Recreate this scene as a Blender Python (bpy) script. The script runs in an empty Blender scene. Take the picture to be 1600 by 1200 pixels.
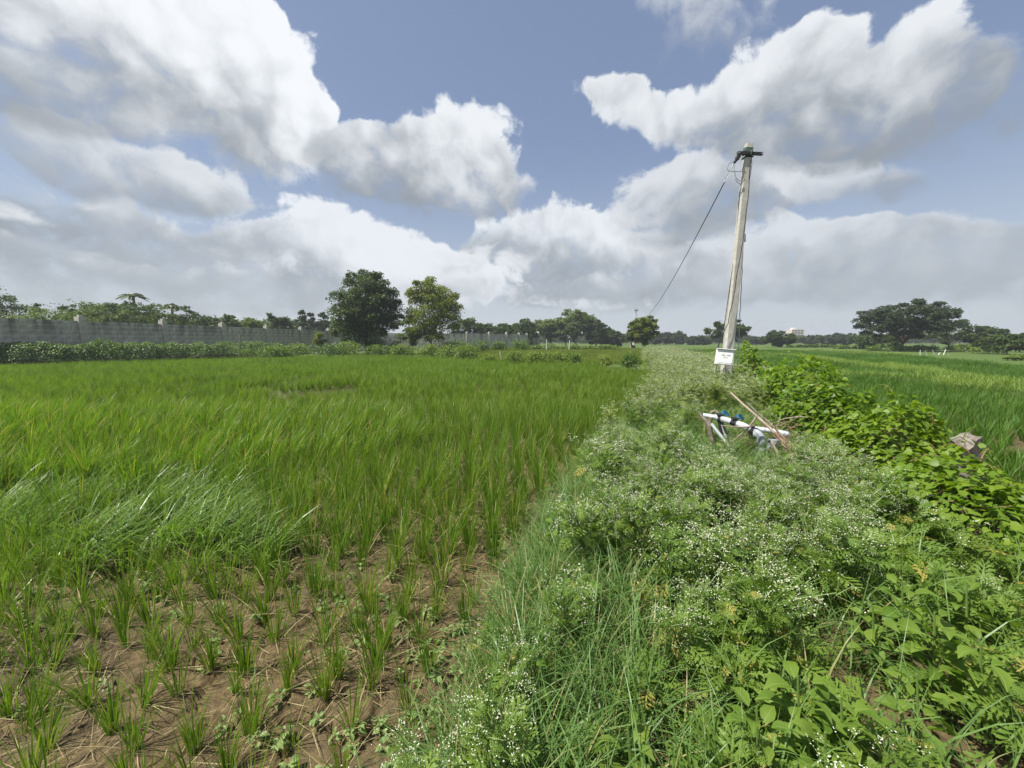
import bpy, math, random
import numpy as np
from mathutils import Vector, Matrix, Euler

SC = bpy.context.scene
COL = SC.collection
rng = np.random.default_rng(7)
random.seed(7)
R_ = math.radians

# ------------------------------------------------------------------ camera
EYE = 1.7
FPX = 602.0
PITCH = math.atan(68 / FPX)
cam = bpy.data.cameras.new('camera')
cam.sensor_width = 36.0
cam.lens = 36.0 * FPX / 1600.0
cam.clip_start = 0.05
cam.clip_end = 6000
camo = bpy.data.objects.new('camera', cam)
COL.objects.link(camo)
camo.location = (0, 0, EYE)
camo.rotation_euler = (math.pi / 2 - PITCH, 0, 0)
SC.camera = camo

# ------------------------------------------------------------------ sun, exposure
SUN_EL, SUN_AZ = R_(60), R_(-112)          # azimuth from +Y, clockwise
sdir = Vector((math.sin(SUN_AZ) * math.cos(SUN_EL), math.cos(SUN_AZ) * math.cos(SUN_EL), math.sin(SUN_EL)))
sun = bpy.data.lights.new('sun', 'SUN')
sun.energy = 5.0
sun.angle = R_(0.6)
sun.color = (1.0, 0.95, 0.87)
suno = bpy.data.objects.new('sun', sun)
suno.rotation_euler = sdir.to_track_quat('Z', 'Y').to_euler()
suno.location = (-20, -20, 60)
COL.objects.link(suno)
SC.view_settings.view_transform = 'Standard'
SC.view_settings.look = 'None'
SC.view_settings.gamma = 1
SC.view_settings.use_curve_mapping = False
SC.view_settings.exposure = 0.66
cy = SC.cycles
cy.use_denoising = True
cy.max_bounces = 8
cy.diffuse_bounces = 3
cy.transmission_bounces = 4
cy.volume_bounces = 0
cy.transparent_max_bounces = 4
cy.caustics_reflective = False
cy.caustics_refractive = False
cy.sample_clamp_indirect = 6


def ray(px, py):
    c, s = math.cos(PITCH), math.sin(PITCH)
    a, b = px - 800.0, 600.0 - py
    return Vector((a, FPX * c + b * s, -FPX * s + b * c))


def gp(px, py, z=0.0):
    """point of the photograph's pixel on the level z"""
    d = ray(px, py)
    t = (z - EYE) / d.z
    return Vector((d.x * t, d.y * t, z))


def dp(px, py, Y):
    """point of the photograph's pixel at forward distance Y"""
    d = ray(px, py)
    t = Y / d.y
    return Vector((d.x * t, Y, EYE + d.z * t))


def azel(px, py):
    d = ray(px, py).normalized()
    return np.array([math.atan2(d.x, d.y), math.asin(d.z)])


# ------------------------------------------------------------------ node helpers
class NT:
    def __init__(self, tree):
        self.t = tree

    def n(self, typ, **kw):
        nd = self.t.nodes.new(typ)
        for k, v in kw.items():
            if k.startswith('i_'):
                nd.inputs[k[2:].replace('_', ' ')].default_value = v
            else:
                setattr(nd, k, v)
        return nd

    def l(self, a, b):
        self.t.links.new(a, b)

    def sock(self, x, inp):
        if hasattr(x, 'is_output'):
            self.l(x, inp)
        else:
            inp.default_value = x

    def m(self, op, a, b=0.0, c=0.0, clamp=False):
        nd = self.n('ShaderNodeMath', operation=op, use_clamp=clamp)
        self.sock(a, nd.inputs[0]); self.sock(b, nd.inputs[1]); self.sock(c, nd.inputs[2])
        return nd.outputs[0]

    def ss(self, x, lo, hi, a=0.0, b=1.0):
        nd = self.n('ShaderNodeMapRange', interpolation_type='SMOOTHSTEP')
        for v, i in ((x, 0), (lo, 1), (hi, 2), (a, 3), (b, 4)):
            self.sock(v, nd.inputs[i])
        return nd.outputs[0]

    def mix(self, f, a, b):
        nd = self.n('ShaderNodeMix', data_type='RGBA')
        self.sock(f, nd.inputs[0])
        self.sock(a if hasattr(a, 'is_output') else (*a, 1)[:4], nd.inputs[6])
        self.sock(b if hasattr(b, 'is_output') else (*b, 1)[:4], nd.inputs[7])
        return nd.outputs[2]

    def noise(self, vec, scale, detail=4, rough=0.55, dist=0.0):
        nd = self.n('ShaderNodeTexNoise')
        if vec is not None:
            self.l(vec, nd.inputs['Vector'])
        nd.inputs['Scale'].default_value = scale
        nd.inputs['Detail'].default_value = detail
        nd.inputs['Roughness'].default_value = rough
        nd.inputs['Distortion'].default_value = dist
        return nd


# ------------------------------------------------------------------ sky with cumulus clouds
W = bpy.data.worlds.new('World')
SC.world = W
W.use_nodes = True
wt = W.node_tree
wt.nodes.clear()
w = NT(wt)
W.cycles.sampling_method = 'NONE'

# cumulus clouds, far banks first: (puffs: centre, half axes, tilt, weight), (dark base, bright top), softness, opacity, grey level
CLOUDS = [
    ([(1490, 385, 190, 44, 2, .9), (1330, 395, 150, 40, 0, .8), (1180, 395, 170, 55, 0, .9), (1600, 410, 130, 50, 0, .9), (1420, 440, 280, 48, 0, 1), (1222, 344, 26, 13, 15, .7), (1130, 440, 200, 45, 0, .9)],
     (1350, 470), (1350, 335), .38, .88, .72),
    ([(885, 352, 80, 44, 0, 1), (800, 372, 80, 40, 0, .9), (965, 385, 80, 44, 0, .9), (780, 430, 130, 48, 0, 1), (920, 430, 150, 50, 0, 1), (1050, 430, 150, 55, 0, .9)],
     (880, 450), (880, 312), .32, .92, .92),
    ([(70, 350, 200, 70, 8, 1), (250, 400, 200, 52, 6, 1), (110, 440, 280, 64, 2, 1), (370, 445, 280, 58, 2, 1), (365, 350, 44, 26, 0, .8), (482, 352, 58, 44, 0, 1), (430, 378, 44, 36, 0, .8),
      (562, 382, 88, 40, 8, 1), (652, 405, 66, 32, 8, .9), (705, 425, 60, 22, 10, .6), (560, 440, 210, 48, 0, 1), (640, 455, 260, 40, 0, .7)],
     (350, 455), (380, 318), .36, .92, .92),
    ([(600, 462, 130, 20, 3, .9), (760, 405, 90, 24, 0, .8), (850, 455, 120, 20, 0, .9), (985, 432, 70, 22, 0, .8), (690, 440, 60, 18, 0, .7)], (760, 475), (760, 405), .45, .8, .75),
    ([(60, 395, 110, 24, 4, .8), (200, 428, 120, 20, 0, .8), (420, 420, 90, 20, 0, .7), (100, 300, 70, 22, 10, .6)], (200, 450), (200, 385), .5, .75, .7),
    ([(1130, 448, 110, 20, 0, .8), (1300, 362, 70, 16, 0, .6), (1540, 372, 80, 18, 0, .7), (1400, 415, 120, 18, 0, .6), (1500, 462, 140, 18, 0, .6)], (1350, 465), (1350, 360), .5, .7, .55),
    ([(300, 345, 60, 18, 8, .7), (20, 330, 80, 20, 8, .7), (560, 430, 70, 16, 5, .7), (690, 470, 90, 12, 0, .6), (930, 470, 110, 13, 0, .6), (330, 470, 120, 14, 0, .6), (90, 470, 110, 14, 0, .6)], (300, 480), (300, 400), .5, .75, .85),
    ([(1050, 318, 88, 56, 0, 1), (1130, 285, 105, 50, 0, 1), (1080, 348, 120, 42, 0, .9), (1200, 300, 70, 40, 0, .7)], (1080, 375), (1080, 240), .36, .95, .7),
    ([(1345, 298, 95, 34, 3, 1), (1260, 285, 80, 34, 0, .8), (1410, 306, 40, 20, 0, .6)], (1330, 335), (1330, 262), .40, .85, .7),
    ([(80, 228, 90, 36, 15, .9), (190, 272, 140, 48, 14, 1), (310, 300, 100, 42, 12, 1), (110, 262, 90, 36, 10, .7)], (220, 335), (260, 222), .36, .95, .75),
    ([(80, 80, 230, 100, 5, 1), (330, 62, 140, 85, 15, 1), (410, 118, 100, 95, 20, 1), (280, 165, 220, 90, 14, 1), (440, 208, 92, 66, 14, 1), (490, 185, 42, 44, 30, .7),
      (370, 15, 70, 50, 0, .8), (60, 150, 150, 70, 10, .8), (-60, 60, 160, 90, 0, 1), (330, -20, 80, 40, 0, .8)], (250, 275), (330, 25), .34, 1.0, 1.0),
    ([(700, 232, 92, 72, -5, 1), (615, 258, 110, 58, 0, 1), (755, 285, 72, 52, 0, .9), (545, 232, 58, 40, 10, .9), (680, 300, 130, 42, 0, .9), (735, 200, 46, 38, 0, .6)], (680, 335), (690, 172), .34, 1.0, .9),
    ([(1110, 25, 115, 56, 10, .8), (1085, 85, 66, 40, 0, .55), (1030, 10, 70, 30, 0, .4)], (1080, 130), (1110, -30), .60, .70, .75),
    ([(1215, 128, 92, 72, -10, 1), (1278, 82, 56, 52, 0, .9), (1330, 145, 130, 80, 0, 1), (1452, 105, 82, 80, 0, 1.0), (1370, 195, 220, 66, -3, 1), (1500, 150, 50, 60, 0, .7),
      (1180, 190, 130, 56, -6, .9), (980, 166, 84, 32, 8, .9), (958, 142, 44, 26, 0, .6), (1075, 186, 80, 38, 0, .8), (1250, 240, 120, 40, 0, .7)], (1270, 265), (1290, 50), .34, 1.0, .85),
]
GROW = 1.42
gt = bpy.data.node_groups.new('cloud_puffs', 'ShaderNodeTree')
gt.interface.new_socket('P', in_out='INPUT', socket_type='NodeSocketVector')
gt.interface.new_socket('Sky', in_out='INPUT', socket_type='NodeSocketColor')
gt.interface.new_socket('Color', in_out='OUTPUT', socket_type='NodeSocketColor')
g = NT(gt)
gi = g.n('NodeGroupInput'); go = g.n('NodeGroupOutput')
P0 = gi.outputs[0]
wn = g.noise(P0, 6.0, 3, .55)
wv = g.n('ShaderNodeVectorMath', operation='SUBTRACT'); g.l(wn.outputs['Color'], wv.inputs[0]); wv.inputs[1].default_value = (.5, .5, .5)
wa = g.n('ShaderNodeVectorMath', operation='MULTIPLY_ADD'); g.l(wv.outputs[0], wa.inputs[0]); wa.inputs[1].default_value = (.10, .08, 0); g.l(P0, wa.inputs[2])
PW = wa.outputs[0]
f1 = g.noise(PW, 15.0, 9, .63)
vo = g.n('ShaderNodeTexVoronoi', feature='SMOOTH_F1'); g.l(PW, vo.inputs['Vector']); vo.inputs['Scale'].default_value = 21.0
vo.inputs['Smoothness'].default_value = .4
bil = g.m('MULTIPLY_ADD', vo.outputs['Distance'], -.50, .20)
nz = g.m('MULTIPLY_ADD', g.m('SUBTRACT', f1.outputs[0], .5), 2.0, bil)
nz = g.m('SUBTRACT', nz, .40)
f2 = g.noise(PW, 6.5, 4, .5)
low = g.m('MULTIPLY', g.m('SUBTRACT', f2.outputs[0], .5), 1.5)
fine = g.m('MULTIPLY_ADD', g.m('SUBTRACT', f1.outputs[0], .5), .9, g.m('MULTIPLY', bil, .9))
SKY_K = 7.0
DARK = (.27, .302, .338)
WHITE = (.84, .87, .91)
sx = g.n('ShaderNodeSeparateXYZ'); g.l(P0, sx.inputs[0])
result = gi.outputs[1]


def dot(v, vec):
    d_ = g.n('ShaderNodeVectorMath', operation='DOT_PRODUCT'); g.l(v, d_.inputs[0])
    d_.inputs[1].default_value = vec
    return d_.outputs['Value']


def layer(result, acc, shade, soft, opac, bright):
    acc = g.m('MINIMUM', acc, 1.1)
    dens = g.m('ADD', acc, nz)
    sh = g.m('ADD', g.m('ADD', shade, low), g.m('MULTIPLY', fine, g.ss(shade, -.2, .8, .35, 1.0)))
    # crisp tops, soft bases
    hi = g.ss(shade, .1, .85, soft * 2.8, soft * .95)
    al = g.n('ShaderNodeMapRange', interpolation_type='SMOOTHSTEP')
    g.l(dens, al.inputs[0]); al.inputs[1].default_value = -.06; g.l(hi, al.inputs[2]); al.inputs[3].default_value = 0; al.inputs[4].default_value = opac
    thin = g.ss(dens, 0, .5, .25, 0.0)
    sh = g.ss(g.m('ADD', sh, thin), -.10, 1.05)
    top = tuple(SKY_K * (d + (v - d) * bright) for d, v in zip(DARK, WHITE))
    bot = tuple(SKY_K * (d * (1.0 + .12 * (1 - bright))) for d in DARK)
    return g.mix(g.m('MULTIPLY', al.outputs[0], g.ss(acc, .03, .22)), result, g.mix(sh, bot, top))


# the same kind of clouds go on all round and overhead
aza = g.m('ABSOLUTE', sx.outputs[0])
outw = g.m('MAXIMUM', g.ss(aza, R_(58), R_(72)), g.ss(sx.outputs[1], R_(43), R_(53)))
gen = g.noise(P0, 2.6, 2, .5)
result = layer(result, g.m('MULTIPLY', g.m('MULTIPLY', g.ss(gen.outputs[0], .42, .62), outw), 1.1), g.ss(gen.outputs[0], .4, .7, .9, .3), .34, 1.0, .9)
for puffs, pb, pt, soft, opac, bright in CLOUDS:
    acc = None
    for (px, py, rx, ry, rot, wgt) in puffs:
        c0 = azel(px, py)
        cr, sr = math.cos(R_(rot)), math.sin(R_(rot))
        ex = (azel(px + rx * cr * .5, py + rx * sr * .5) - azel(px - rx * cr * .5, py - rx * sr * .5))
        ey = (azel(px - ry * sr * .5, py + ry * cr * .5) - azel(px + ry * sr * .5, py - ry * cr * .5))
        rxa, rya = GROW * float(np.hypot(*ex)), GROW * float(np.hypot(*ey))
        ph = math.atan2(ex[1], ex[0]); cp, sn = math.cos(ph), math.sin(ph)
        row = [dot(PW, (ux / rr, uy / rr, -(ux * c0[0] + uy * c0[1]) / rr)) for (ux, uy, rr) in ((cp, sn, rxa), (-sn, cp, rya))]
        q2 = g.m('MULTIPLY_ADD', row[1], row[1], g.m('MULTIPLY', row[0], row[0]))
        one = g.m('SUBTRACT', 1.0, q2, clamp=True)
        acc = g.m('MULTIPLY', one, wgt) if acc is None else g.m('MULTIPLY_ADD', one, wgt, acc)
    b0, t0 = azel(*pb), azel(*pt)
    v = (t0 - b0) / float(np.dot(t0 - b0, t0 - b0))
    shade = dot(PW, (v[0], v[1], -float(np.dot(v, b0))))
    result = layer(result, acc, shade, soft, opac, bright)
g.l(result, go.inputs[0])

tc = w.n('ShaderNodeTexCoord')
nrm = w.n('ShaderNodeVectorMath', operation='NORMALIZE'); w.l(tc.outputs['Generated'], nrm.inputs[0])
sp = w.n('ShaderNodeSeparateXYZ'); w.l(nrm.outputs[0], sp.inputs[0])
az = w.m('ARCTAN2', sp.outputs[0], sp.outputs[1])
el = w.m('ARCSINE', sp.outputs[2])
cv = w.n('ShaderNodeCombineXYZ'); w.l(az, cv.inputs[0]); w.l(el, cv.inputs[1]); cv.inputs[2].default_value = 1.0
sky = w.n('ShaderNodeTexSky', sky_type='NISHITA', sun_disc=False, sun_elevation=SUN_EL, sun_rotation=SUN_AZ)
sky.altitude = 400; sky.air_density = 1.0; sky.dust_density = 1.6; sky.ozone_density = 1.4
skyc = w.mix(.50, sky.outputs[0], tuple(SKY_K * c for c in (.225, .275, .40)))
hz = w.ss(el, R_(-2), R_(30), 1.0, 0.0)
hazecol = tuple(SKY_K * c for c in (.52, .565, .61))
skyc = w.mix(w.m('MULTIPLY', w.m('POWER', hz, 1.6), .85), skyc, hazecol)
gn = w.n('ShaderNodeGroup', node_tree=gt)
w.l(cv.outputs[0], gn.inputs[0]); w.l(skyc, gn.inputs[1])
hz2 = w.ss(el, R_(-3), R_(11), 1.0, 0.0)
allc = w.mix(w.m('MULTIPLY', hz2, .64), gn.outputs[0], hazecol)
bg = w.n('ShaderNodeBackground')
w.l(allc, bg.inputs[0]); bg.inputs[1].default_value = 0.1
wo = w.n('ShaderNodeOutputWorld'); w.l(bg.outputs[0], wo.inputs[0])

# ------------------------------------------------------------------ mesh helpers
def tag(o, label=None, cat=None, group=None, kind=None):
    if label: o['label'] = label
    if cat: o['category'] = cat
    if group: o['group'] = group
    if kind: o['kind'] = kind
    return o


def empty(name, loc, label, cat, group=None, rz=0.0):
    o = bpy.data.objects.new(name, None)
    COL.objects.link(o)
    o.location = loc
    o.rotation_euler = (0, 0, rz)
    o.empty_display_size = .1
    return tag(o, label, cat, group)


class Geo:
    """gathers vertices and faces, builds one mesh"""
    def __init__(self):
        self.V, self.F, self.A, self.M, self.n = [], [], [], [], 0

    def add(self, V, F, v=0.5, mat=0):
        V = np.asarray(V, dtype=np.float64).reshape(-1, 3)
        if len(V) == 0:
            return self
        if not isinstance(F, (list, tuple)):
            F = [F]
        nf = 0
        for f in F:
            f = np.asarray(f, dtype=np.int64)
            if f.size:
                self.F.append(f + self.n)
                self.M.append(np.full(len(f), mat, dtype=np.int32))
        self.V.append(V)
        self.A.append(np.broadcast_to(np.asarray(v, dtype=np.float64), (len(V),)))
        self.n += len(V)
        return self

    def mesh(self, name, mats, smooth=False):
        me = bpy.data.meshes.new(name)
        V = np.concatenate(self.V)
        me.vertices.add(len(V)); me.vertices.foreach_set('co', V.ravel())
        tot = np.concatenate([np.full(len(f), f.shape[1], dtype=np.int32) for f in self.F])
        st = np.concatenate([[0], np.cumsum(tot)[:-1]]).astype(np.int32)
        idx = np.concatenate([f.ravel() for f in self.F]).astype(np.int32)
        me.loops.add(len(idx)); me.loops.foreach_set('vertex_index', idx)
        me.polygons.add(len(tot)); me.polygons.foreach_set('loop_start', st)
        try:
            me.polygons.foreach_set('loop_total', tot)
        except Exception:
            pass
        for m_ in (mats if isinstance(mats, (list, tuple)) else [mats]):
            me.materials.append(m_)
        me.polygons.foreach_set('material_index', np.concatenate(self.M))
        me.polygons.foreach_set('use_smooth', np.full(len(tot), smooth, dtype=bool))
        at = me.attributes.new('v', 'FLOAT', 'POINT')
        at.data.foreach_set('value', np.concatenate(self.A).astype(np.float32))
        me.update(calc_edges=True)
        return me

    def obj(self, name, mats, parent=None, smooth=False, kind=None):
        o = bpy.data.objects.new(name, self.mesh(name, mats, smooth))
        COL.objects.link(o)
        if parent is not None:
            o.parent = parent
        if kind:
            o['kind'] = kind
        return o


def rotm(yaw, pitch, roll):
    """Rz(yaw) Rx(pitch) Ry(roll), arrays"""
    cz, sz, cx, sx_, cy_, sy = np.cos(yaw), np.sin(yaw), np.cos(pitch), np.sin(pitch), np.cos(roll), np.sin(roll)
    n = len(yaw)
    z0, o1 = np.zeros(n), np.ones(n)
    Rz = np.stack([np.stack([cz, -sz, z0], -1), np.stack([sz, cz, z0], -1), np.stack([z0, z0, o1], -1)], 1)
    Rx = np.stack([np.stack([o1, z0, z0], -1), np.stack([z0, cx, -sx_], -1), np.stack([z0, sx_, cx], -1)], 1)
    Ry = np.stack([np.stack([cy_, z0, sy], -1), np.stack([z0, o1, z0], -1), np.stack([-sy, z0, cy_], -1)], 1)
    return Rz @ Rx @ Ry


def merge(g_, tmpl, P, Rm, S, v=None, mat=0):
    """copies of a template (V, F list) at P with rotation Rm and scale S into g_"""
    V, F = tmpl
    n, k = len(P), len(V)
    if n == 0:
        return
    S = np.asarray(S)
    S = S[:, None, None] if S.ndim == 1 else S[:, None, :]
    X = np.einsum('nij,nkj->nki', Rm, V[None] * S) + P[:, None, :]
    off = (np.arange(n) * k)[:, None, None]
    Fs = [(f[None] + off).reshape(-1, f.shape[1]) for f in F]
    vv = rng.random(n) if v is None else v
    g_.add(X.reshape(-1, 3), Fs, np.repeat(vv, k), mat)


def tube(g_, pts, radii, sides=8, v=.5, mat=0, caps=True):
    pts = [Vector(p) for p in pts]
    n = len(pts)
    if not hasattr(radii, '__len__'):
        radii = [radii] * n
    V, F = [], []
    t0 = (pts[1] - pts[0]).normalized()
    up = Vector((0, 0, 1)) if abs(t0.z) < .9 else Vector((1, 0, 0))
    a = t0.cross(up).normalized()
    for i in range(n):
        t = (pts[min(i + 1, n - 1)] - pts[max(i - 1, 0)]).normalized()
        a = (a - t * a.dot(t)).normalized()
        b = t.cross(a)
        for k in range(sides):
            th = 2 * math.pi * k / sides
            V.append(pts[i] + (a * math.cos(th) + b * math.sin(th)) * radii[i])
    for i in range(n - 1):
        for k in range(sides):
            k2 = (k + 1) % sides
            F.append((i * sides + k, i * sides + k2, (i + 1) * sides + k2, (i + 1) * sides + k))
    fl = [np.array(F)]
    if caps:
        fl.append(np.array([list(range(sides))[::-1]])); fl.append(np.array([list(range((n - 1) * sides, n * sides))]))
    g_.add(np.array([tuple(p) for p in V]), fl, v, mat)


def box(g_, c, s, rot=None, v=.5, mat=0):
    c, s = np.array(c, float), np.array(s, float) / 2
    V = np.array([(x, y, z) for x in (-1, 1) for y in (-1, 1) for z in (-1, 1)], float) * s
    if rot is not None:
        V = V @ np.array(rot).T
    F = np.array([(0, 1, 3, 2), (4, 6, 7, 5), (0, 4, 5, 1), (2, 3, 7, 6), (0, 2, 6, 4), (1, 5, 7, 3)])
    g_.add(V + c, F, v, mat)


def blades(g_, base, azi, L, Wd, th0, dth, S=4, v=None, mat=0, power=1.6):
    """grass blades: ribbons that start at angle th0 from the vertical and bend by dth towards azi"""
    base = np.asarray(base); n = len(base)
    if n == 0:
        return
    t = np.linspace(0, 1, S + 1)
    th = th0[:, None] + dth[:, None] * t[None] ** power
    ds = L[:, None] / S
    dr, dz = np.sin(th) * ds, np.cos(th) * ds
    r = np.concatenate([np.zeros((n, 1)), np.cumsum((dr[:, :-1] + dr[:, 1:]) / 2, 1)], 1)
    z = np.concatenate([np.zeros((n, 1)), np.cumsum((dz[:, :-1] + dz[:, 1:]) / 2, 1)], 1)
    ca, sa = np.cos(azi)[:, None], np.sin(azi)[:, None]
    C = np.stack([base[:, 0:1] + r * ca, base[:, 1:2] + r * sa, base[:, 2:3] + z], -1)
    wp = np.minimum(1, .55 + 1.5 * t) * (1 - t ** 2.2) + .04
    tw = rng.uniform(-.9, .9, n)[:, None]
    ang = azi[:, None] + math.pi / 2 + tw * (1 - .4 * t[None])
    sd = np.stack([np.cos(ang), np.sin(ang), np.sin(tw) * .35 * np.ones_like(ang)], -1) * (Wd[:, None] * wp[None] / 2)[..., None]
    V = np.stack([C - sd, C + sd], 2).reshape(n, -1, 3)
    f = np.array([(2 * i, 2 * i + 1, 2 * i + 3, 2 * i + 2) for i in range(S)])
    F = (f[None] + (np.arange(n) * 2 * (S + 1))[:, None, None]).reshape(-1, 4)
    vv = rng.random(n) if v is None else v
    g_.add(V.reshape(-1, 3), F, np.repeat(vv, 2 * (S + 1)), mat)


def vnoise(x, y, seed=0):
    xi, yi = np.floor(x).astype(int), np.floor(y).astype(int)
    fx, fy = x - xi, y - yi
    fx, fy = fx * fx * (3 - 2 * fx), fy * fy * (3 - 2 * fy)

    def h(a, b):
        q = (a * 374761393 + b * 668265263 + seed * 982451653) & 0x7fffffff
        q = ((q ^ (q >> 13)) * 1274126177) & 0x7fffffff
        return ((q ^ (q >> 16)) & 0xffff) / 65535.0
    return (h(xi, yi) * (1 - fx) + h(xi + 1, yi) * fx) * (1 - fy) + (h(xi, yi + 1) * (1 - fx) + h(xi + 1, yi + 1) * fx) * fy


def fbm(x, y, o=4, seed=0):
    s, a, tot = 0, 1, 0
    for i in range(o):
        s = s + a * vnoise(x * 2 ** i, y * 2 ** i, seed + i); tot += a; a *= .5
    return s / tot


def inpoly(x, y, poly):
    ins = np.zeros(np.shape(x), bool)
    n = len(poly)
    for i in range(n):
        x1, y1 = poly[i]; x2, y2 = poly[(i + 1) % n]
        c = ((y1 > y) != (y2 > y)) & (x < (x2 - x1) * (y - y1) / ((y2 - y1) or 1e-9) + x1)
        ins ^= c
    return ins


def pix(x, y, z):
    c, s = math.cos(PITCH), math.sin(PITCH)
    zz = z - EYE
    d = y * c - zz * s
    u = y * s + zz * c
    d = np.where(d < .05, .05, d)
    return 800 + FPX * x / d, 600 - FPX * u / d


def inview(x, y, z, m=60):
    px, py = pix(x, y, z)
    return (px > -m) & (px < 1600 + m) & (py > -m) & (py < 1200 + 2 * m) & (y > .25)


# ------------------------------------------------------------------ materials
def material(name):
    m_ = bpy.data.materials.new(name)
    m_.use_nodes = True
    m_.node_tree.nodes.clear()
    return m_, NT(m_.node_tree)


def leaf_mat(name, a, b, trans=.32, rough=.5, spec=.3, tcol=None, c=None):
    """leaf: colour varies from leaf to leaf and plant to plant; lets light through"""
    m_, t = material(name)
    oi = t.n('ShaderNodeObjectInfo')
    at = t.n('ShaderNodeAttribute', attribute_name='v')
    f = t.m('ADD', t.m('MULTIPLY', at.outputs['Fac'], .62), t.m('MULTIPLY', oi.outputs['Random'], .38))
    col = t.mix(f, a, b)
    if c is not None:
        col = t.mix(t.ss(at.outputs['Fac'], .93, .97), col, c)
    p = t.n('ShaderNodeBsdfPrincipled')
    t.l(col, p.inputs['Base Color'])
    p.inputs['Roughness'].default_value = rough
    p.inputs['Specular IOR Level'].default_value = spec
    tr = t.n('ShaderNodeBsdfTranslucent')
    hv = t.n('ShaderNodeMix', data_type='RGBA', blend_type='MULTIPLY')
    hv.inputs[0].default_value = 1
    t.l(col, hv.inputs[6]); hv.inputs[7].default_value = (*(tcol or (1.5, 1.6, .7)), 1)
    t.l(hv.outputs[2], tr.inputs[0])
    mx = t.n('ShaderNodeMixShader'); mx.inputs[0].default_value = trans
    t.l(p.outputs[0], mx.inputs[1]); t.l(tr.outputs[0], mx.inputs[2])
    o = t.n('ShaderNodeOutputMaterial'); t.l(mx.outputs[0], o.inputs[0])
    return m_


def solid_mat(name, a, b, scale=20, rough=.7, metallic=0, spec=.4, bump=.0, stain=None, rnd=0.0, detail=6):
    m_, t = material(name)
    tcn = t.n('ShaderNodeTexCoord')
    n1 = t.noise(tcn.outputs['Object'], scale, detail, .6)
    f = t.ss(n1.outputs[0], .32, .68)
    if rnd:
        oi = t.n('ShaderNodeObjectInfo')
        f = t.m('ADD', t.m('MULTIPLY', f, 1 - rnd), t.m('MULTIPLY', oi.outputs['Random'], rnd))
    col = t.mix(f, a, b)
    if stain:
        n2 = t.noise(tcn.outputs['Object'], scale * .23, 5, .65)
        col = t.mix(t.ss(n2.outputs[0], .52, .70), col, stain)
    p = t.n('ShaderNodeBsdfPrincipled')
    t.l(col, p.inputs['Base Color'])
    p.inputs['Roughness'].default_value = rough
    p.inputs['Metallic'].default_value = metallic
    p.inputs['Specular IOR Level'].default_value = spec
    if bump:
        bp = t.n('ShaderNodeBump'); bp.inputs['Strength'].default_value = bump; bp.inputs['Distance'].default_value = .01
        t.l(n1.outputs[0], bp.inputs['Height']); t.l(bp.outputs[0], p.inputs['Normal'])
    o = t.n('ShaderNodeOutputMaterial'); t.l(p.outputs[0], o.inputs[0])
    return m_


M = {}
M['rice'] = leaf_mat('rice_leaf', (.076, .160, .012), (.155, .240, .024), .40, .42, .35, c=(.36, .30, .09))
M['rice_far'] = leaf_mat('rice_leaf_dense', (.086, .164, .011), (.158, .235, .021), .40, .5, .3)
M['rice_wind'] = leaf_mat('rice_leaf_windblown', (.095, .180, .030), (.180, .270, .060), .35, .36, .5)
M['rice_right'] = leaf_mat('rice_leaf_dark', (.055, .135, .012), (.100, .190, .020), .38, .5, .3)
M['rice_olive'] = leaf_mat('rice_leaf_olive', (.105, .150, .010), (.16, .20, .02), .35, .5, .3)
M['grass'] = leaf_mat('bund_grass_leaf', (.085, .172, .040), (.155, .252, .066), .34, .42, .4, c=(.36, .31, .14))
M['ridge'] = leaf_mat('ridge_grass_leaf', (.15, .24, .040), (.24, .32, .07), .35, .5, .3)
M['straw'] = leaf_mat('dry_straw', (.28, .23, .11), (.42, .36, .19), .2, .6, .2, (1, 1, 1))
M['parth'] = leaf_mat('lobed_weed_leaf', (.098, .184, .023), (.190, .274, .046), .38, .5, .3, c=(.34, .30, .07))
M['parth_stem'] = leaf_mat('weed_stem', (.09, .17, .035), (.16, .24, .06), .1, .5, .3)
M['flower'] = leaf_mat('white_flower', (.42, .47, .24), (.80, .80, .68), .25, .7, .2, (1, 1, .9))
M['pale'] = leaf_mat('pale_weed_leaf', (.175, .235, .050), (.300, .350, .110), .36, .5, .3)
M['vine'] = leaf_mat('vine_leaf', (.075, .165, .012), (.215, .310, .026), .44, .46, .35, (1.6, 1.6, .5))
M['broad'] = leaf_mat('broad_leaf', (.085, .170, .018), (.170, .250, .034), .38, .52, .25)
M['seedling'] = leaf_mat('seedling_leaf', (.15, .23, .07), (.27, .35, .13), .3, .5, .3)
M['hedge'] = leaf_mat('hedge_leaf', (.060, .125, .014), (.145, .220, .032), .30, .45, .4)
M['shrub'] = leaf_mat('shrub_leaf', (.100, .165, .025), (.20, .26, .055), .32, .5, .3)
M['tree_dark'] = leaf_mat('dark_tree_leaf', (.034, .066, .014), (.080, .115, .024), .26, .5, .3)
M['tree_yellow'] = leaf_mat('yellow_green_tree_leaf', (.105, .140, .018), (.225, .245, .032), .34, .5, .3)
M['tree_mid'] = leaf_mat('tree_leaf', (.045, .080, .020), (.090, .130, .032), .28, .55, .3)
M['tree_grey'] = leaf_mat('grey_green_tree_leaf', (.036, .058, .026), (.066, .090, .036), .22, .55, .3)
M['tree_light'] = leaf_mat('light_tree_leaf', (.085, .130, .030), (.150, .195, .050), .32, .55, .3)
M['palm'] = leaf_mat('palm_leaf', (.045, .075, .018), (.090, .120, .030), .25, .45, .4)
M['bark'] = solid_mat('bark', (.075, .055, .040), (.17, .13, .10), 14, .9, bump=.6)
M['stick'] = solid_mat('dry_wood', (.13, .105, .082), (.25, .21, .165), 30, .85, bump=.4, stain=(.36, .30, .23))
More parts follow.
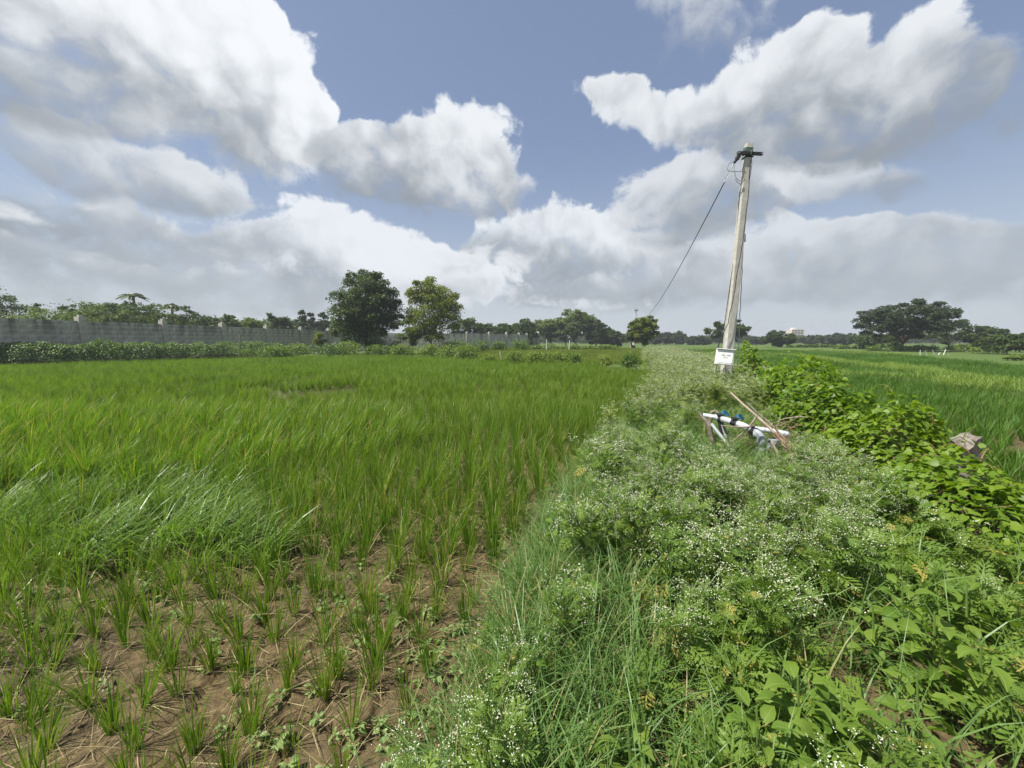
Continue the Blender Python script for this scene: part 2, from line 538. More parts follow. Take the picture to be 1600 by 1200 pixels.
M['bamboo'] = solid_mat('pale_stick', (.29, .225, .165), (.42, .355, .275), 22, .7, bump=.3)
M['twig'] = solid_mat('reddish_twig', (.16, .085, .055), (.30, .18, .12), 25, .85)
M['concrete'] = solid_mat('pole_concrete', (.42, .41, .365), (.53, .515, .46), 9, .85, bump=.25, stain=(.36, .345, .30))
M['block'] = solid_mat('concrete_block', (.345, .325, .285), (.56, .535, .48), 2.6, .92, bump=.5, stain=(.22, .212, .19), rnd=.45)
_t = NT(M['block'].node_tree)
_p = [q for q in M['block'].node_tree.nodes if q.type == 'BSDF_PRINCIPLED'][0]
_c = _p.inputs['Base Color'].links[0].from_socket
_g = _t.n('ShaderNodeNewGeometry'); _s = _t.n('ShaderNodeSeparateXYZ'); _t.l(_g.outputs['Position'], _s.inputs[0])
_v = _t.n('ShaderNodeVectorMath', operation='MULTIPLY'); _t.l(_g.outputs['Position'], _v.inputs[0]); _v.inputs[1].default_value = (1, 1, .12)
_n = _t.noise(_v.outputs[0], 2.2, 5, .65)
_w = _t.m('MULTIPLY', _t.ss(_s.outputs[2], 1.7, 3.1, .25, .85), _t.ss(_n.outputs[0], .42, .62))        # black algae streaks that run down from the coping
_n2 = _t.noise(_g.outputs['Position'], .55, 3, .6)
_x = _t.mix(_w, _c, (.105, .10, .09))
_x = _t.mix(_t.m('MULTIPLY', _t.ss(_n2.outputs[0], .55, .68), .35), _x, (.62, .60, .55))                  # lime bloom
_t.l(_x, _p.inputs['Base Color'])
M['mortar'] = solid_mat('mortar', (.43, .41, .36), (.58, .555, .50), 5, .95, bump=.4)
M['pillar'] = solid_mat('pillar_concrete', (.30, .285, .25), (.46, .44, .39), 3, .9, bump=.4, stain=(.21, .21, .20))
M['steel'] = solid_mat('dark_steel', (.018, .018, .020), (.05, .05, .052), 30, .55, .5)
M['galv'] = solid_mat('grey_wire', (.22, .23, .24), (.36, .37, .38), 60, .45, .7)
M['cable'] = solid_mat('black_cable', (.015, .015, .017), (.035, .035, .038), 60, .5)
M['tape'] = solid_mat('green_cord', (.03, .09, .07), (.06, .14, .10), 40, .7)
M['white'] = solid_mat('white_box_plastic', (.76, .77, .78), (.84, .85, .86), 6, .38, spec=.5)
M['print'] = solid_mat('grey_print', (.22, .23, .25), (.34, .35, .37), 50, .6)
M['pvc'] = solid_mat('white_pipe', (.40, .435, .455), (.54, .57, .58), 10, .5, spec=.4, stain=(.27, .27, .235))
M['pvc_grey'] = solid_mat('grey_pipe', (.30, .335, .37), (.40, .435, .46), 10, .45, spec=.5, stain=(.27, .28, .28))
M['black'] = solid_mat('black_rubber', (.014, .014, .016), (.045, .045, .048), 25, .6)
M['blue'] = solid_mat('blue_handle', (.03, .13, .24), (.06, .20, .34), 20, .45)
M['whitewash'] = solid_mat('whitewash', (.52, .52, .48), (.70, .70, .66), 6, .8)
M['granite'] = solid_mat('granite', (.135, .115, .095), (.27, .235, .195), 24, .9, bump=.9, stain=(.10, .088, .075), detail=9)
M['facade'] = solid_mat('pale_pink_plaster', (.55, .42, .36), (.66, .54, .47), .2, .85)
M['slab'] = solid_mat('white_floor_slab', (.72, .69, .65), (.80, .78, .74), .3, .8)
M['pane'] = solid_mat('dark_window', (.05, .06, .07), (.10, .11, .12), 1, .25)


def veined(src, name):
    """a copy of a leaf material with a paler midrib and side veins along the leaf's own axis"""
    m_ = M[src].copy(); m_.name = name
    t = NT(m_.node_tree)
    p = [q for q in m_.node_tree.nodes if q.type == 'BSDF_PRINCIPLED'][0]
    col = p.inputs['Base Color'].links[0].from_socket
    tcn = t.n('ShaderNodeTexCoord'); sp_ = t.n('ShaderNodeSeparateXYZ'); t.l(tcn.outputs['Object'], sp_.inputs[0])
    ax = t.m('ABSOLUTE', sp_.outputs[0])
    rib = t.ss(ax, .012, .030, 1, 0)
    ph = t.m('MULTIPLY', t.m('SUBTRACT', sp_.outputs[1], t.m('MULTIPLY', ax, .9)), 8.0)
    vein = t.ss(t.m('ABSOLUTE', t.m('SUBTRACT', t.m('FRACT', ph), .5)), .03, .10, .7, 0)
    nz = t.noise(tcn.outputs['Object'], 5.0, 4)
    spot = t.ss(nz.outputs[0], .60, .72)
    c1 = t.mix(t.m('MULTIPLY', t.m('MAXIMUM', rib, vein), .45), col, (.30, .38, .10))
    c1 = t.mix(t.m('MULTIPLY', spot, .35), c1, (.16, .17, .03))
    t.l(c1, p.inputs['Base Color'])
    bp = t.n('ShaderNodeBump'); bp.inputs['Strength'].default_value = .5; bp.inputs['Distance'].default_value = .004
    t.l(t.m('SUBTRACT', 1.0, t.m('MAXIMUM', rib, vein)), bp.inputs['Height']); t.l(bp.outputs[0], p.inputs['Normal'])
    return m_


M['broad_near'] = veined('broad', 'broad_leaf_veined')
M['vine_near'] = veined('vine', 'vine_leaf_veined')

# ------------------------------------------------------------------ the lie of the land
EL_Y = np.array([-8, .5, 1.5, 3, 5, 7, 10.5, 21, 36, 60, 100]); EL_X = np.array([-2.2, -.62, -.28, .16, .98, 2.12, 4.1, 7.4, 12.2, 19.2, 30])
ER_Y = np.array([-8, 0, 12, 36, 60, 100]); ER_X = np.array([-.8, 2.66, 7.8, 15.6, 23.2, 36])


def bund_left(y): return np.interp(y, EL_Y, EL_X)
def bund_right(y): return np.interp(y, ER_Y, ER_X)


def sstep(x, a, b):
    t = np.clip((x - a) / (b - a), 0, 1)
    return t * t * (3 - 2 * t)


WET = [tuple(gp(*p)[:2]) for p in ((-40, 720), (60, 640), (340, 590), (560, 590), (560, 660), (330, 690), (140, 740))]


def cracks(x, y, cell, seed):
    """distance between the two nearest mud plates"""
    x = x + .10 * (fbm(x * 5, y * 5, 3, seed + 5) - .5); y = y + .10 * (fbm(x * 5 + 9, y * 5, 3, seed + 6) - .5)
    gx, gy = x / cell, y / cell
    xi, yi = np.floor(gx), np.floor(gy)
    f1 = np.full(x.shape, 9.0); f2 = np.full(x.shape, 9.0)
    for dx in (-1, 0, 1):
        for dy in (-1, 0, 1):
            a, b = (xi + dx).astype(int), (yi + dy).astype(int)
            q = (a * 374761393 + b * 668265263 + seed * 982451653) & 0x7fffffff
            q = ((q ^ (q >> 13)) * 1274126177) & 0x7fffffff
            d = np.hypot(xi + dx + (q & 0xff) / 255 - gx, yi + dy + ((q >> 9) & 0xff) / 255 - gy)
            f2 = np.where(d < f1, f1, np.minimum(f2, d)); f1 = np.minimum(f1, d)
    return (f2 - f1) * cell


def height(x, y, fine=True):
    L, Rr = bund_left(y), bund_right(y)
    b = sstep(x, L - .10, L + .35) * (1 - sstep(x, Rr - .2, Rr + .45))
    h = .21 * b
    h = h - .06 * sstep(x, Rr, Rr + .8)
    h = h + (fbm(x * .9, y * .9, 3, 3) - .5) * .05
    if fine:
        h = h + (fbm(x * 5, y * 5, 4, 11) - .5) * .028 + (fbm(x * 26, y * 26, 3, 12) - .5) * .012 + (np.abs(fbm(x * 16, y * 16, 3, 21) - .5)) * -.045
        near = (x < L + .1) & (y < 7)
        c = cracks(x, y, .30, 4)
        deep = fbm(x * 1.7, y * 1.7, 2, 31)
        h = h - near * .05 * (1 - sstep(c, .006, .030)) * sstep(deep, .38, .55)
    return h


def axis(lo, hi, step, far, grow=1.09):
    a = list(np.arange(lo, hi, step))
    s, x = step, a[-1]
    while x < far[1]:
        s *= grow; x += s; a.append(x)
    s, x = step, a[0]
    while x > far[0]:
        s *= grow; x -= s; a.insert(0, x)
    return np.array(a)


def mud_material():
    m_, t = material('ground_soil')
    geo = t.n('ShaderNodeNewGeometry')
    pos = geo.outputs['Position']
    n1 = t.noise(pos, 2.2, 5, .6); n2 = t.noise(pos, 26, 6, .65); n3 = t.noise(pos, 90, 3, .6)
    a = t.mix(t.ss(n2.outputs[0], .33, .67), (.060, .042, .018), (.148, .106, .048))
    a = t.mix(t.m('MULTIPLY', t.ss(n1.outputs[0], .45, .62), .55), a, (.112, .083, .041))
    a = t.mix(t.m('MULTIPLY', t.ss(n3.outputs[0], .58, .72), .35), a, (.26, .21, .12))
    n4 = t.noise(pos, .9, 4, .6)
    a = t.mix(t.m('MULTIPLY', t.ss(n4.outputs[0], .50, .64), .55), a, (.055, .040, .022))
    at = t.n('ShaderNodeAttribute', attribute_name='v')
    gr = t.mix(t.ss(n2.outputs[0], .3, .7), (.045, .085, .012), (.09, .14, .02))
    col = t.mix(at.outputs['Fac'], a, gr)
    p = t.n('ShaderNodeBsdfPrincipled'); t.l(col, p.inputs['Base Color'])
    t.l(t.ss(n1.outputs[0], .35, .6, .95, .72), p.inputs['Roughness'])
    p.inputs['Specular IOR Level'].default_value = .3
    ht = t.m('MULTIPLY_ADD', n2.outputs[0], 1.0, t.m('MULTIPLY', n3.outputs[0], .45))
    bp = t.n('ShaderNodeBump'); bp.inputs['Strength'].default_value = .8; bp.inputs['Distance'].default_value = .02
    t.l(ht, bp.inputs['Height']); t.l(bp.outputs[0], p.inputs['Normal'])
    o = t.n('ShaderNodeOutputMaterial'); t.l(p.outputs[0], o.inputs[0])
    return m_


def build_ground():
    xs = axis(-5.2, 1.2, .019, (-900, 900), 1.08)
    ys = axis(.9, 4.6, .019, (-60, 1600), 1.08)
    X, Y = np.meshgrid(xs, ys)
    Z = height(X, Y)
    wet = inpoly(X, Y, WET)
    Z = Z - wet * (.015 + .05 * sstep(fbm(X * .7, Y * .7, 2, 77), .42, .58))
    far = sstep(np.hypot(X, Y), 14, 30)
    Z = np.where(np.hypot(X, Y) > 60, height(X, Y, False) * .3, Z)
    nx, ny = len(xs), len(ys)
    i = np.arange(nx * ny).reshape(ny, nx)
    F = np.stack([i[:-1, :-1], i[:-1, 1:], i[1:, 1:], i[1:, :-1]], -1).reshape(-1, 4)
    g_ = Geo()
    g_.add(np.stack([X, Y, Z], -1).reshape(-1, 3), F, far.ravel())
    o = g_.obj('ground', mud_material(), smooth=True, kind='structure')
    tag(o, 'brown cracked mud of the paddy field with a raised earth bund', None)


build_ground()
# standing water between the rice rows
wm, wtree = material('paddy_water')
wp = wtree.n('ShaderNodeBsdfPrincipled')
wp.inputs['Base Color'].default_value = (.10, .085, .055, 1)
wp.inputs['Roughness'].default_value = .06
wp.inputs['Specular IOR Level'].default_value = .5
wn_ = wtree.noise(wtree.n('ShaderNodeNewGeometry').outputs['Position'], 9, 3)
wb = wtree.n('ShaderNodeBump'); wb.inputs['Strength'].default_value = .12; wb.inputs['Distance'].default_value = .01
wtree.l(wn_.outputs[0], wb.inputs['Height']); wtree.l(wb.outputs[0], wp.inputs['Normal'])
wtree.l(wp.outputs[0], wtree.n('ShaderNodeOutputMaterial').inputs[0])
gw = Geo()
gw.add([(x, y, -.034) for x, y in WET], np.array([list(range(len(WET)))]))
tag(gw.obj('water', wm, kind='structure'), 'shallow standing water glinting between the rice rows')


# ------------------------------------------------------------------ scattered cover (geometry nodes instances, one object each)
def scatter(name, P, Rt, S, idx, protos, label, cat):
    me = bpy.data.meshes.new(name)
    n = len(P)
    me.vertices.add(n); me.vertices.foreach_set('co', np.asarray(P, float).ravel())
    a = me.attributes.new('rot', 'FLOAT_VECTOR', 'POINT'); a.data.foreach_set('vector', np.asarray(Rt, np.float32).ravel())
    S = np.asarray(S, np.float32)
    if S.ndim == 1:
        S = np.stack([S, S, S], -1)
    a = me.attributes.new('scl', 'FLOAT_VECTOR', 'POINT'); a.data.foreach_set('vector', S.ravel())
    a = me.attributes.new('pick', 'INT', 'POINT'); a.data.foreach_set('value', np.asarray(idx, np.int32))
    o = bpy.data.objects.new(name, me)
    COL.objects.link(o)
    ng = bpy.data.node_groups.new(name + '_nodes', 'GeometryNodeTree')
    ng.interface.new_socket('Geometry', in_out='INPUT', socket_type='NodeSocketGeometry')
    ng.interface.new_socket('Geometry', in_out='OUTPUT', socket_type='NodeSocketGeometry')
    t = NT(ng)
    gi, go = t.n('NodeGroupInput'), t.n('NodeGroupOutput')
    jn = t.n('GeometryNodeJoinGeometry')

    def attr(nm, typ):
        q = t.n('GeometryNodeInputNamedAttribute', data_type=typ); q.inputs[0].default_value = nm
        return [s_ for s_ in q.outputs if s_.enabled][0]
    ra, sa, pk = attr('rot', 'FLOAT_VECTOR'), attr('scl', 'FLOAT_VECTOR'), attr('pick', 'INT')
    e2r = t.n('FunctionNodeEulerToRotation'); t.l(ra, e2r.inputs[0])
    for k, pr in enumerate(protos):
        cmpn = t.n('FunctionNodeCompare', data_type='INT', operation='EQUAL')
        ins = [s_ for s_ in cmpn.inputs if s_.enabled]
        t.l(pk, ins[0]); ins[1].default_value = k
        oi = t.n('GeometryNodeObjectInfo', transform_space='ORIGINAL'); oi.inputs[0].default_value = pr
        oi.inputs['As Instance'].default_value = True
        ip = t.n('GeometryNodeInstanceOnPoints')
        t.l(gi.outputs[0], ip.inputs['Points']); t.l(cmpn.outputs[0], ip.inputs['Selection'])
        t.l(oi.outputs['Geometry'], ip.inputs['Instance']); t.l(e2r.outputs[0], ip.inputs['Rotation']); t.l(sa, ip.inputs['Scale'])
        t.l(ip.outputs[0], jn.inputs[0])
    t.l(jn.outputs[0], go.inputs[0])
    md = o.modifiers.new('scatter', 'NODES'); md.node_group = ng
    o['kind'] = 'stuff'
    tag(o, label, cat)
    return o


def proto(g_, name, mats, smooth=False):
    return bpy.data.objects.new(name + '_source', g_.mesh(name, mats, smooth))     # not linked: only instanced


# ================================================================== LEFT: boundary wall of concrete blocks
BAY, DYB = 5.6, 5.53
DX = .162 * DYB
WALL_TOP = 3.08


def wall_pt(k):
    return Vector((.162 * DYB * (5 + k) - 6.35 * DYB, DYB * (5 + k)))


def build_wall():
    root = empty('boundary_wall', (*wall_pt(0), 0), 'long grey concrete block wall with pillars behind the creeper hedge on the left', 'wall')
    base = Vector((*wall_pt(0), 0))
    pts = [wall_pt(k) for k in range(-2, 9)]
    pts += [Vector(p) for p in ((-18.5, 73.2), (-13.5, 74.4), (-8.8, 76.0), (-4.6, 78.4), (-1.2, 81.6), (1.5, 86), (3.4, 91), (4.8, 97.5), (6.1, 104.5), (7.3, 112), (8.4, 120))]
    nseg = len(pts) - 1
    CH, BL = .345, .70
    gm = Geo(); far = Geo()
    cand = []
    unit = Geo(); box(unit, (0, 0, 0), (1, 1, 1)); ume = unit.mesh('block', M['block'])
    pil = Geo(); box(pil, (0, 0, 0), (.42, .42, WALL_TOP + .30)); box(pil, (0, 0, (WALL_TOP + .30) / 2 + .03), (.20, .20, .22))
    pme = pil.mesh('pillar', M['pillar'])
    for s in range(nseg):
        a, b = pts[s], pts[s + 1]
        d = b - a; L = d.length; d.normalize()
        ang = math.atan2(d.y, d.x)
        R3 = Matrix.Rotation(ang, 3, 'Z')
        mid = (a + b) / 2
        nrm_ = Vector((d.y, -d.x))
        if nrm_.dot(-mid) < 0: nrm_ = -nrm_
        box(gm, Vector((mid.x, mid.y, WALL_TOP / 2 - .02)) - base, (L - .36, .16, WALL_TOP - .04), R3)
        nb = max(2, round((L - .42) / BL)); bl = (L - .42) / nb
        for r in range(int(WALL_TOP / CH)):
            zc = WALL_TOP - CH * (r + .5)
            sh = (r % 2) * .5
            for c in range(-1, nb + 1):
                x0, x1 = max(0, (c + sh) * bl), min(nb * bl, (c + 1 + sh) * bl)
                if x1 - x0 < .12: continue
                q = a + d * (.21 + (x0 + x1) / 2) + nrm_ * (.05 + random.uniform(-.006, .006))
                it = (Vector((q.x, q.y, zc)), (x1 - x0 - .022, .12, CH - .024), ang)
                px, py = pix(q.x, q.y, zc)
                vis = -10 < px < 1610 and r < 7
                cand.append((q.y + (0 if vis else 1e4), it))
        if s == nseg - 1: ends = (a, b)
        else: ends = (a,)
        for e in ends:
            o = bpy.data.objects.new('pillar', pme); COL.objects.link(o); o.parent = root
            o.location = Vector((e.x, e.y, (WALL_TOP + .30) / 2)) + Vector((nrm_.x * .02, nrm_.y * .02, 0)) - base
            o.rotation_euler = (0, 0, ang)
            o.scale = (1, 1, random.uniform(.985, 1.01))
    gm.obj('mortar_core', M['mortar'], root)
    cand.sort(key=lambda t: t[0])
    for i, (_, (p, s, ang)) in enumerate(cand):
        if i < 300:
            o = bpy.data.objects.new('block', ume); COL.objects.link(o); o.parent = root
            o.location = p - base; o.scale = s; o.rotation_euler = (0, 0, ang)
        else:
            box(far, p - base, s, Matrix.Rotation(ang, 3, 'Z'))
    far.obj('blockwork', M['block'], root, kind='stuff')


build_wall()

# ================================================================== TREES
LEAF1 = (np.array([(0, 0, 0), (-.30, .45, .06), (.30, .45, .06), (0, 1, -.10)], float), [np.array([(0, 2, 3), (0, 3, 1)])])


def crown_leaves(g_, centers, radii, per, ls, squash=.7, mat=0, droop=.3):
    """tufts of leaves: each tuft is a bumpy shell, filled, with leaves turned up and outwards"""
    n = len(centers)
    ci = np.repeat(np.arange(n), per)
    d = rng.normal(size=(n * per, 3)); d[:, 2] = np.where(d[:, 2] < -.6, -d[:, 2], d[:, 2]); d /= np.linalg.norm(d, axis=1)[:, None]
    rr = rng.uniform(.15, 1.0, n * per) ** .45
    P = centers[ci] + d * (radii[ci] * rr)[:, None] * np.array([1, 1, squash])
    yaw = np.arctan2(d[:, 1], d[:, 0]) - math.pi / 2 + rng.normal(0, .9, n * per)
    merge(g_, LEAF1, P, rotm(yaw, rng.normal(-droop, .5, n * per), rng.normal(0, .5, n * per)), ls * rng.uniform(.6, 1.25, n * per), v=np.clip(rng.random(n)[ci] * .55 + rng.random(n * per) * .45, 0, 1), mat=mat)


def tree(name, px, top, wpx, Y, label, style='round', leaf='tree_mid', base=.18, lobes=34, per=90, ls=None, group=None, cat='tree', trunkr=None, seed=None, z0=0.0):
    c = dp(px, top, Y)
    H = c.z - z0
    Wd = wpx / FPX * Y
    root = empty(name, (c.x, Y, z0), label, cat, group)
    r = np.random.default_rng(seed if seed is not None else abs(int(px * 7 + top)))
    ls = ls or max(.2, Y * .0058)
    cb = H * base
    a, h = Wd / 2, (H - cb) / 2
    cen, rad = [], []
    while len(cen) < lobes:
        d = r.normal(size=3); d /= np.linalg.norm(d)
        q = r.uniform(.35, 1) ** .5
        p = d * q
        if style == 'umbrella':
            if p[2] < -.5 - .5 * r.random() + .8 * math.hypot(p[0], p[1]) ** 3 * .6: continue
            p = np.array([p[0], p[1], p[2] * .85 + .1])
        if style == 'open' and r.random() < .12: continue
        lr = min(a, h) * r.uniform(.22, .40)
        if r.random() < .30: lr *= .55; p = p / q * r.uniform(.96, 1.10)
        cen.append((p[0] * (a - lr * .8), p[1] * (a - lr * .8), cb + h + p[2] * (h - lr * .7)))
        rad.append(lr)
    cen, rad = np.array(cen), np.array(rad)
    if style == 'round':
        cen[:, 0] *= 1 - .12 * (cen[:, 2] > cb + 1.4 * h)
    gl = Geo()
    crown_leaves(gl, cen, rad, per, ls, .55 if style == 'umbrella' else .78)
    if style == 'feather':
        n = 46
        az = r.uniform(0, 2 * math.pi, n); rr = a * r.uniform(.3, .95, n)
        for i in range(n):
            b0 = np.array([math.cos(az[i]) * rr[i], math.sin(az[i]) * rr[i], cb + h * r.uniform(1.0, 1.7)])
            ln = r.uniform(.5, 1.3) * h
            dirv = np.array([math.cos(az[i]) * .8, math.sin(az[i]) * .8, r.uniform(.2, .8)])
            t = np.linspace(0, 1, 16)
            C = b0 + dirv * (t * ln)[:, None] - np.array([0, 0, 1]) * (t ** 2 * ln * .45)[:, None]
            merge(gl, LEAF1, C, rotm(rng.uniform(0, 6.28, 16), rng.normal(-.3, .5, 16), rng.normal(0, .5, 16)), ls * rng.uniform(.5, .9, 16))
    gl.obj('crown', M[leaf], root)
    gt_ = Geo()
    tr = trunkr or max(.06, H * .022)
    fk = max(cb * .9, H * .16)
    jx, jy = r.normal(0, .03 * H, 2)
    tube(gt_, [(0, 0, -.15), (jx * .3, jy * .3, fk * .5), (jx, jy, fk), (jx * 1.4, jy * 1.4, cb + h * 1.1)], [tr * 1.25, tr, tr * .8, tr * .3], 7)
    for k in r.choice(len(cen), min(12, len(cen)), False):
        e = cen[k]; s0 = np.array([jx, jy, fk * r.uniform(.8, 1.15)])
        mid = (s0 + e) / 2 + np.array([0, 0, .12 * H * r.uniform(-.3, 1)])
        tube(gt_, [s0, mid, e], [tr * .5, tr * .3, tr * .1], 5, caps=False)
    gt_.obj('trunk', M['bark'], root)
    return root


tree('shade_tree', 569, 421, 112, 48, 'big dark round tree in front of the wall, left of the yellow-green one', 'round', 'tree_dark', .05, 150, 200, .29, trunkr=.18)
tree('shade_tree', 675, 434, 96, 49, 'tall yellow-green open-crowned tree beside the big dark round one', 'open', 'tree_yellow', .10, 115, 165, .26, trunkr=.17)
tree('small_tree', 642, 488, 46, 56, 'low light green tree filling the gap between the two big trees', 'round', 'tree_light', .15, 26, 120)
tree('small_tree', 499, 513, 19, 46, 'small yellow-green sapling against the block wall left of the big trees', 'round', 'tree_yellow', .1, 16, 70)

for a_ in [
    (20, 461, 62, 42, 'dark round tree behind the wall at the far left edge', 'round', 'tree_dark'),
    (-64, 424, 112, 40, 'tree at the left edge, only a leafy tip of it in the picture', 'open', 'tree_mid'),
    (52, 470, 20, 44, 'small dark crown poking above the scrub left of the first wall pillar', 'round', 'tree_dark'),
    (85, 479, 96, 40, 'low feathery green scrub tree behind the wall left of the first pillar', 'feather', 'tree_light'),
    (104, 471, 24, 50, 'small dark tree top above the feathery scrub near the first pillar', 'round', 'tree_dark'),
    (134, 474, 20, 50, 'dark little tree top just right of the first wall pillar', 'round', 'tree_dark'),
    (165, 471, 84, 42, 'feathery spreading thorn tree behind the second wall bay', 'feather', 'tree_light'),
    (206, 468, 92, 45, 'feathery thorn tree with whip-like branches below the left palm', 'feather', 'tree_mid'),
    (240, 482, 44, 47, 'thin feathery thorn tree between the two palms', 'feather', 'tree_light'),
    (287, 478, 32, 52, 'dark round tree just right of the right palm', 'round', 'tree_dark'),
    (316, 484, 46, 52, 'broad dark tree behind the wall third from the right palm', 'round', 'tree_dark'),
    (358, 490, 46, 60, 'low dark green tree midway along the left wall', 'round', 'tree_mid'),
    (390, 493, 32, 62, 'pale yellowish low tree above the wall midway to the big trees', 'round', 'tree_light'),
    (425, 488, 24, 70, 'dark round tree above the wall right of the pale yellowish tree', 'round', 'tree_dark'),
    (442, 489, 24, 72, 'very dark tree close beside a similar one above the wall', 'round', 'tree_dark'),
    (470, 486, 16, 80, 'slim upright tree leftmost of three slim trees above the wall', 'round', 'tree_mid'),
    (486, 488, 18, 80, 'slim upright tree in the middle of three slim trees above the wall', 'round', 'tree_grey'),
    (503, 489, 22, 80, 'slim upright tree rightmost of three slim trees, left of the big dark tree', 'round', 'tree_grey'),
    (732, 494, 50, 84, 'low rounded green tree just right of the yellow-green tree', 'round', 'tree_mid'),
    (768, 506, 38, 90, 'small low green tree above the middle of the far wall', 'round', 'tree_mid'),
    (790, 505, 34, 92, 'drooping palm-like dark tree above the far wall', 'feather', 'tree_mid'),
    (820, 497, 42, 95, 'dark green tree above the far wall left of the layered acacia', 'round', 'tree_dark'),
    (862, 494, 54, 106, 'light green left shoulder of the layered acacia group', 'umbrella', 'tree_light'),
    (902, 480, 56, 110, 'tallest layered acacia with flat spreading crown above the far wall end', 'umbrella', 'tree_light'),
    (885, 500, 60, 104, 'lower wide acacia at the end of the far wall', 'umbrella', 'tree_mid'),
    (932, 495, 30, 108, 'pointed dark green tree right of the layered acacia group', 'round', 'tree_dark'),
    (948, 512, 34, 112, 'low dark tree right of the pointed tree near the far pole', 'round', 'tree_dark'),
    (966, 515, 22, 112, 'small pointed dark tree left of the far pole', 'round', 'tree_dark'),
    (1008, 491, 40, 70, 'small bushy tree growing beside the far white-based pole', 'open', 'tree_yellow'),
    (990, 498, 18, 72, 'small dark tree behind the far white-based pole', 'open', 'tree_dark'),
    (1038, 519, 40, 150, 'grey-green rounded tree right of the far pole', 'round', 'tree_grey'),
    (1063, 518, 16, 170, 'tiny lollipop-shaped tree on the far field edge', 'round', 'tree_grey'),
    (1090, 525, 40, 150, 'low grey-green tree left of the near pole', 'round', 'tree_grey'),
    (1138, 499, 54, 90, 'dark flat-topped tree directly behind the near pole', 'umbrella', 'tree_dark'),
    (1178, 527, 30, 160, 'pale low tree just right of the near pole', 'round', 'tree_grey'),
    (1217, 513, 42, 100, 'solitary dark dome-shaped tree left of the distant building', 'round', 'tree_dark'),
    (1275, 524, 44, 150, 'pale grey-green tree right of the distant building', 'round', 'tree_grey'),
    (1315, 521, 42, 140, 'hazy rounded tree midway between building and big umbrella tree', 'round', 'tree_grey'),
    (1352, 520, 38, 120, 'dark low tree left of the bright bushy tree', 'round', 'tree_dark'),
    (1374, 519, 46, 75, 'bright green bushy tree at the left foot of the big umbrella tree', 'round', 'tree_mid'),
    (1488, 499, 84, 72, 'wide dark feathery tree right of the big umbrella tree', 'umbrella', 'tree_dark'),
    (1545, 509, 46, 70, 'dark tree second from the right edge', 'round', 'tree_dark'),
    (1578, 519, 62, 48, 'round green bushy tree standing forward near the right edge', 'round', 'tree_mid'),
    (1625, 517, 60, 56, 'green tree cut off by the right edge', 'round', 'tree_mid'),
]:
    px, top, wp_, Y, lab, st, lf = a_
    b_ = .03 if st in ('round', 'feather') else .12
    big = wp_ / FPX * Y > 4.5
    tree('tree', px, top, wp_ * (1.3 if st == 'feather' else 1.08), Y, lab, st, lf, b_, 100 if st == 'feather' and big else 60 if big else 34, 100 if big else 80)
tree('umbrella_tree', 1417, 467, 122, 62, 'tallest tree on the right with a wide flat layered crown', 'umbrella', 'tree_grey', .10, 130, 190, .34, trunkr=.26)


def palm(px, top, Y, label, seed):
    r = np.random.default_rng(seed)
    c = dp(px, top + 6, Y)
    root = empty('palm_tree', (c.x, Y, 0), label, 'palm tree')
    gt_ = Geo(); tube(gt_, [(0, 0, -.1), (.1, 0, c.z * .5), (0, 0, c.z)], [.16, .13, .11], 7); gt_.obj('trunk', M['bark'], root)
    gl = Geo()
    for k in range(22):
        azi = r.uniform(0, 6.28) if k > 8 else r.normal(.1, .7)
        L = r.uniform(.85, 1.35); el0 = r.uniform(.2, 1.45)
        t = np.linspace(.1, 1, 18)
        rr = L * (t * math.cos(el0) + .25 * t * t); zz = L * (t * math.sin(el0) - .75 * t * t)
        C = np.c_[np.cos(azi) * rr, np.sin(azi) * rr, c.z + zz]
        for sg in (-1, 1):
            merge(gl, LEAF1, C, rotm(np.full(18, azi - math.pi / 2 + sg * .9), np.full(18, -.5), np.full(18, .3 * sg)), np.c_[np.full(18, .22), .36 * np.sin(np.pi * t * .9) + .10, np.full(18, .3)])
    gl.obj('crown', M['palm'], root)


palm(208, 456, 46, 'wind-blown palm, the taller left one of the two palms above the wall', 3)
palm(268, 473, 50, 'smaller right palm with drooping fronds above the wall', 5)

# far tree lines that read as one mass
def small_tree_proto(seed, mat):
    r = np.random.default_rng(seed)
    n = 16
    d = r.normal(size=(n, 3)); d /= np.linalg.norm(d, axis=1)[:, None]
    g_ = Geo()
    crown_leaves(g_, d * r.uniform(.3, .8, (n, 1)) * np.array([1, 1, .7]) * 1.6 + [0, 0, 1.5], r.uniform(.5, .9, n), 45, .42)
    return proto(g_, 'far_tree', [M[mat]])


FT = [small_tree_proto(i, ('tree_grey', 'tree_mid', 'tree_grey')[i % 3]) for i in range(5)]
pp, ss_ = [], []
for px in np.arange(-40, 1660, 4.0):
    for rep in range(2):
        Y = random.uniform(170, 240) if px > 560 else random.uniform(85, 120)
        c = dp(px + random.uniform(-3, 3), 532, Y)
        want = (532 - random.uniform(521, 528)) if px > 560 else (532 - random.uniform(492, 508))
        s = (1.7 + want / FPX * Y) / 2.9
        pp.append((c.x, Y, -.2)); ss_.append(s)
n = len(pp)
scatter('distant_treeline', pp, np.c_[np.zeros((n, 2)), rng.uniform(0, 6.28, n)], np.array(ss_), rng.integers(0, 5, n), FT, 'hazy line of far trees along the horizon', 'trees')


# ================================================================== HEDGES AND SHRUBS
HLEAF = (np.array([(0, 0, 0), (-.34, .38, .10), (0, .45, 0), (.34, .38, .10), (0, 1, -.18)], float), [np.array([(0, 2, 1), (0, 3, 2), (1, 2, 4), (2, 3, 4)])])


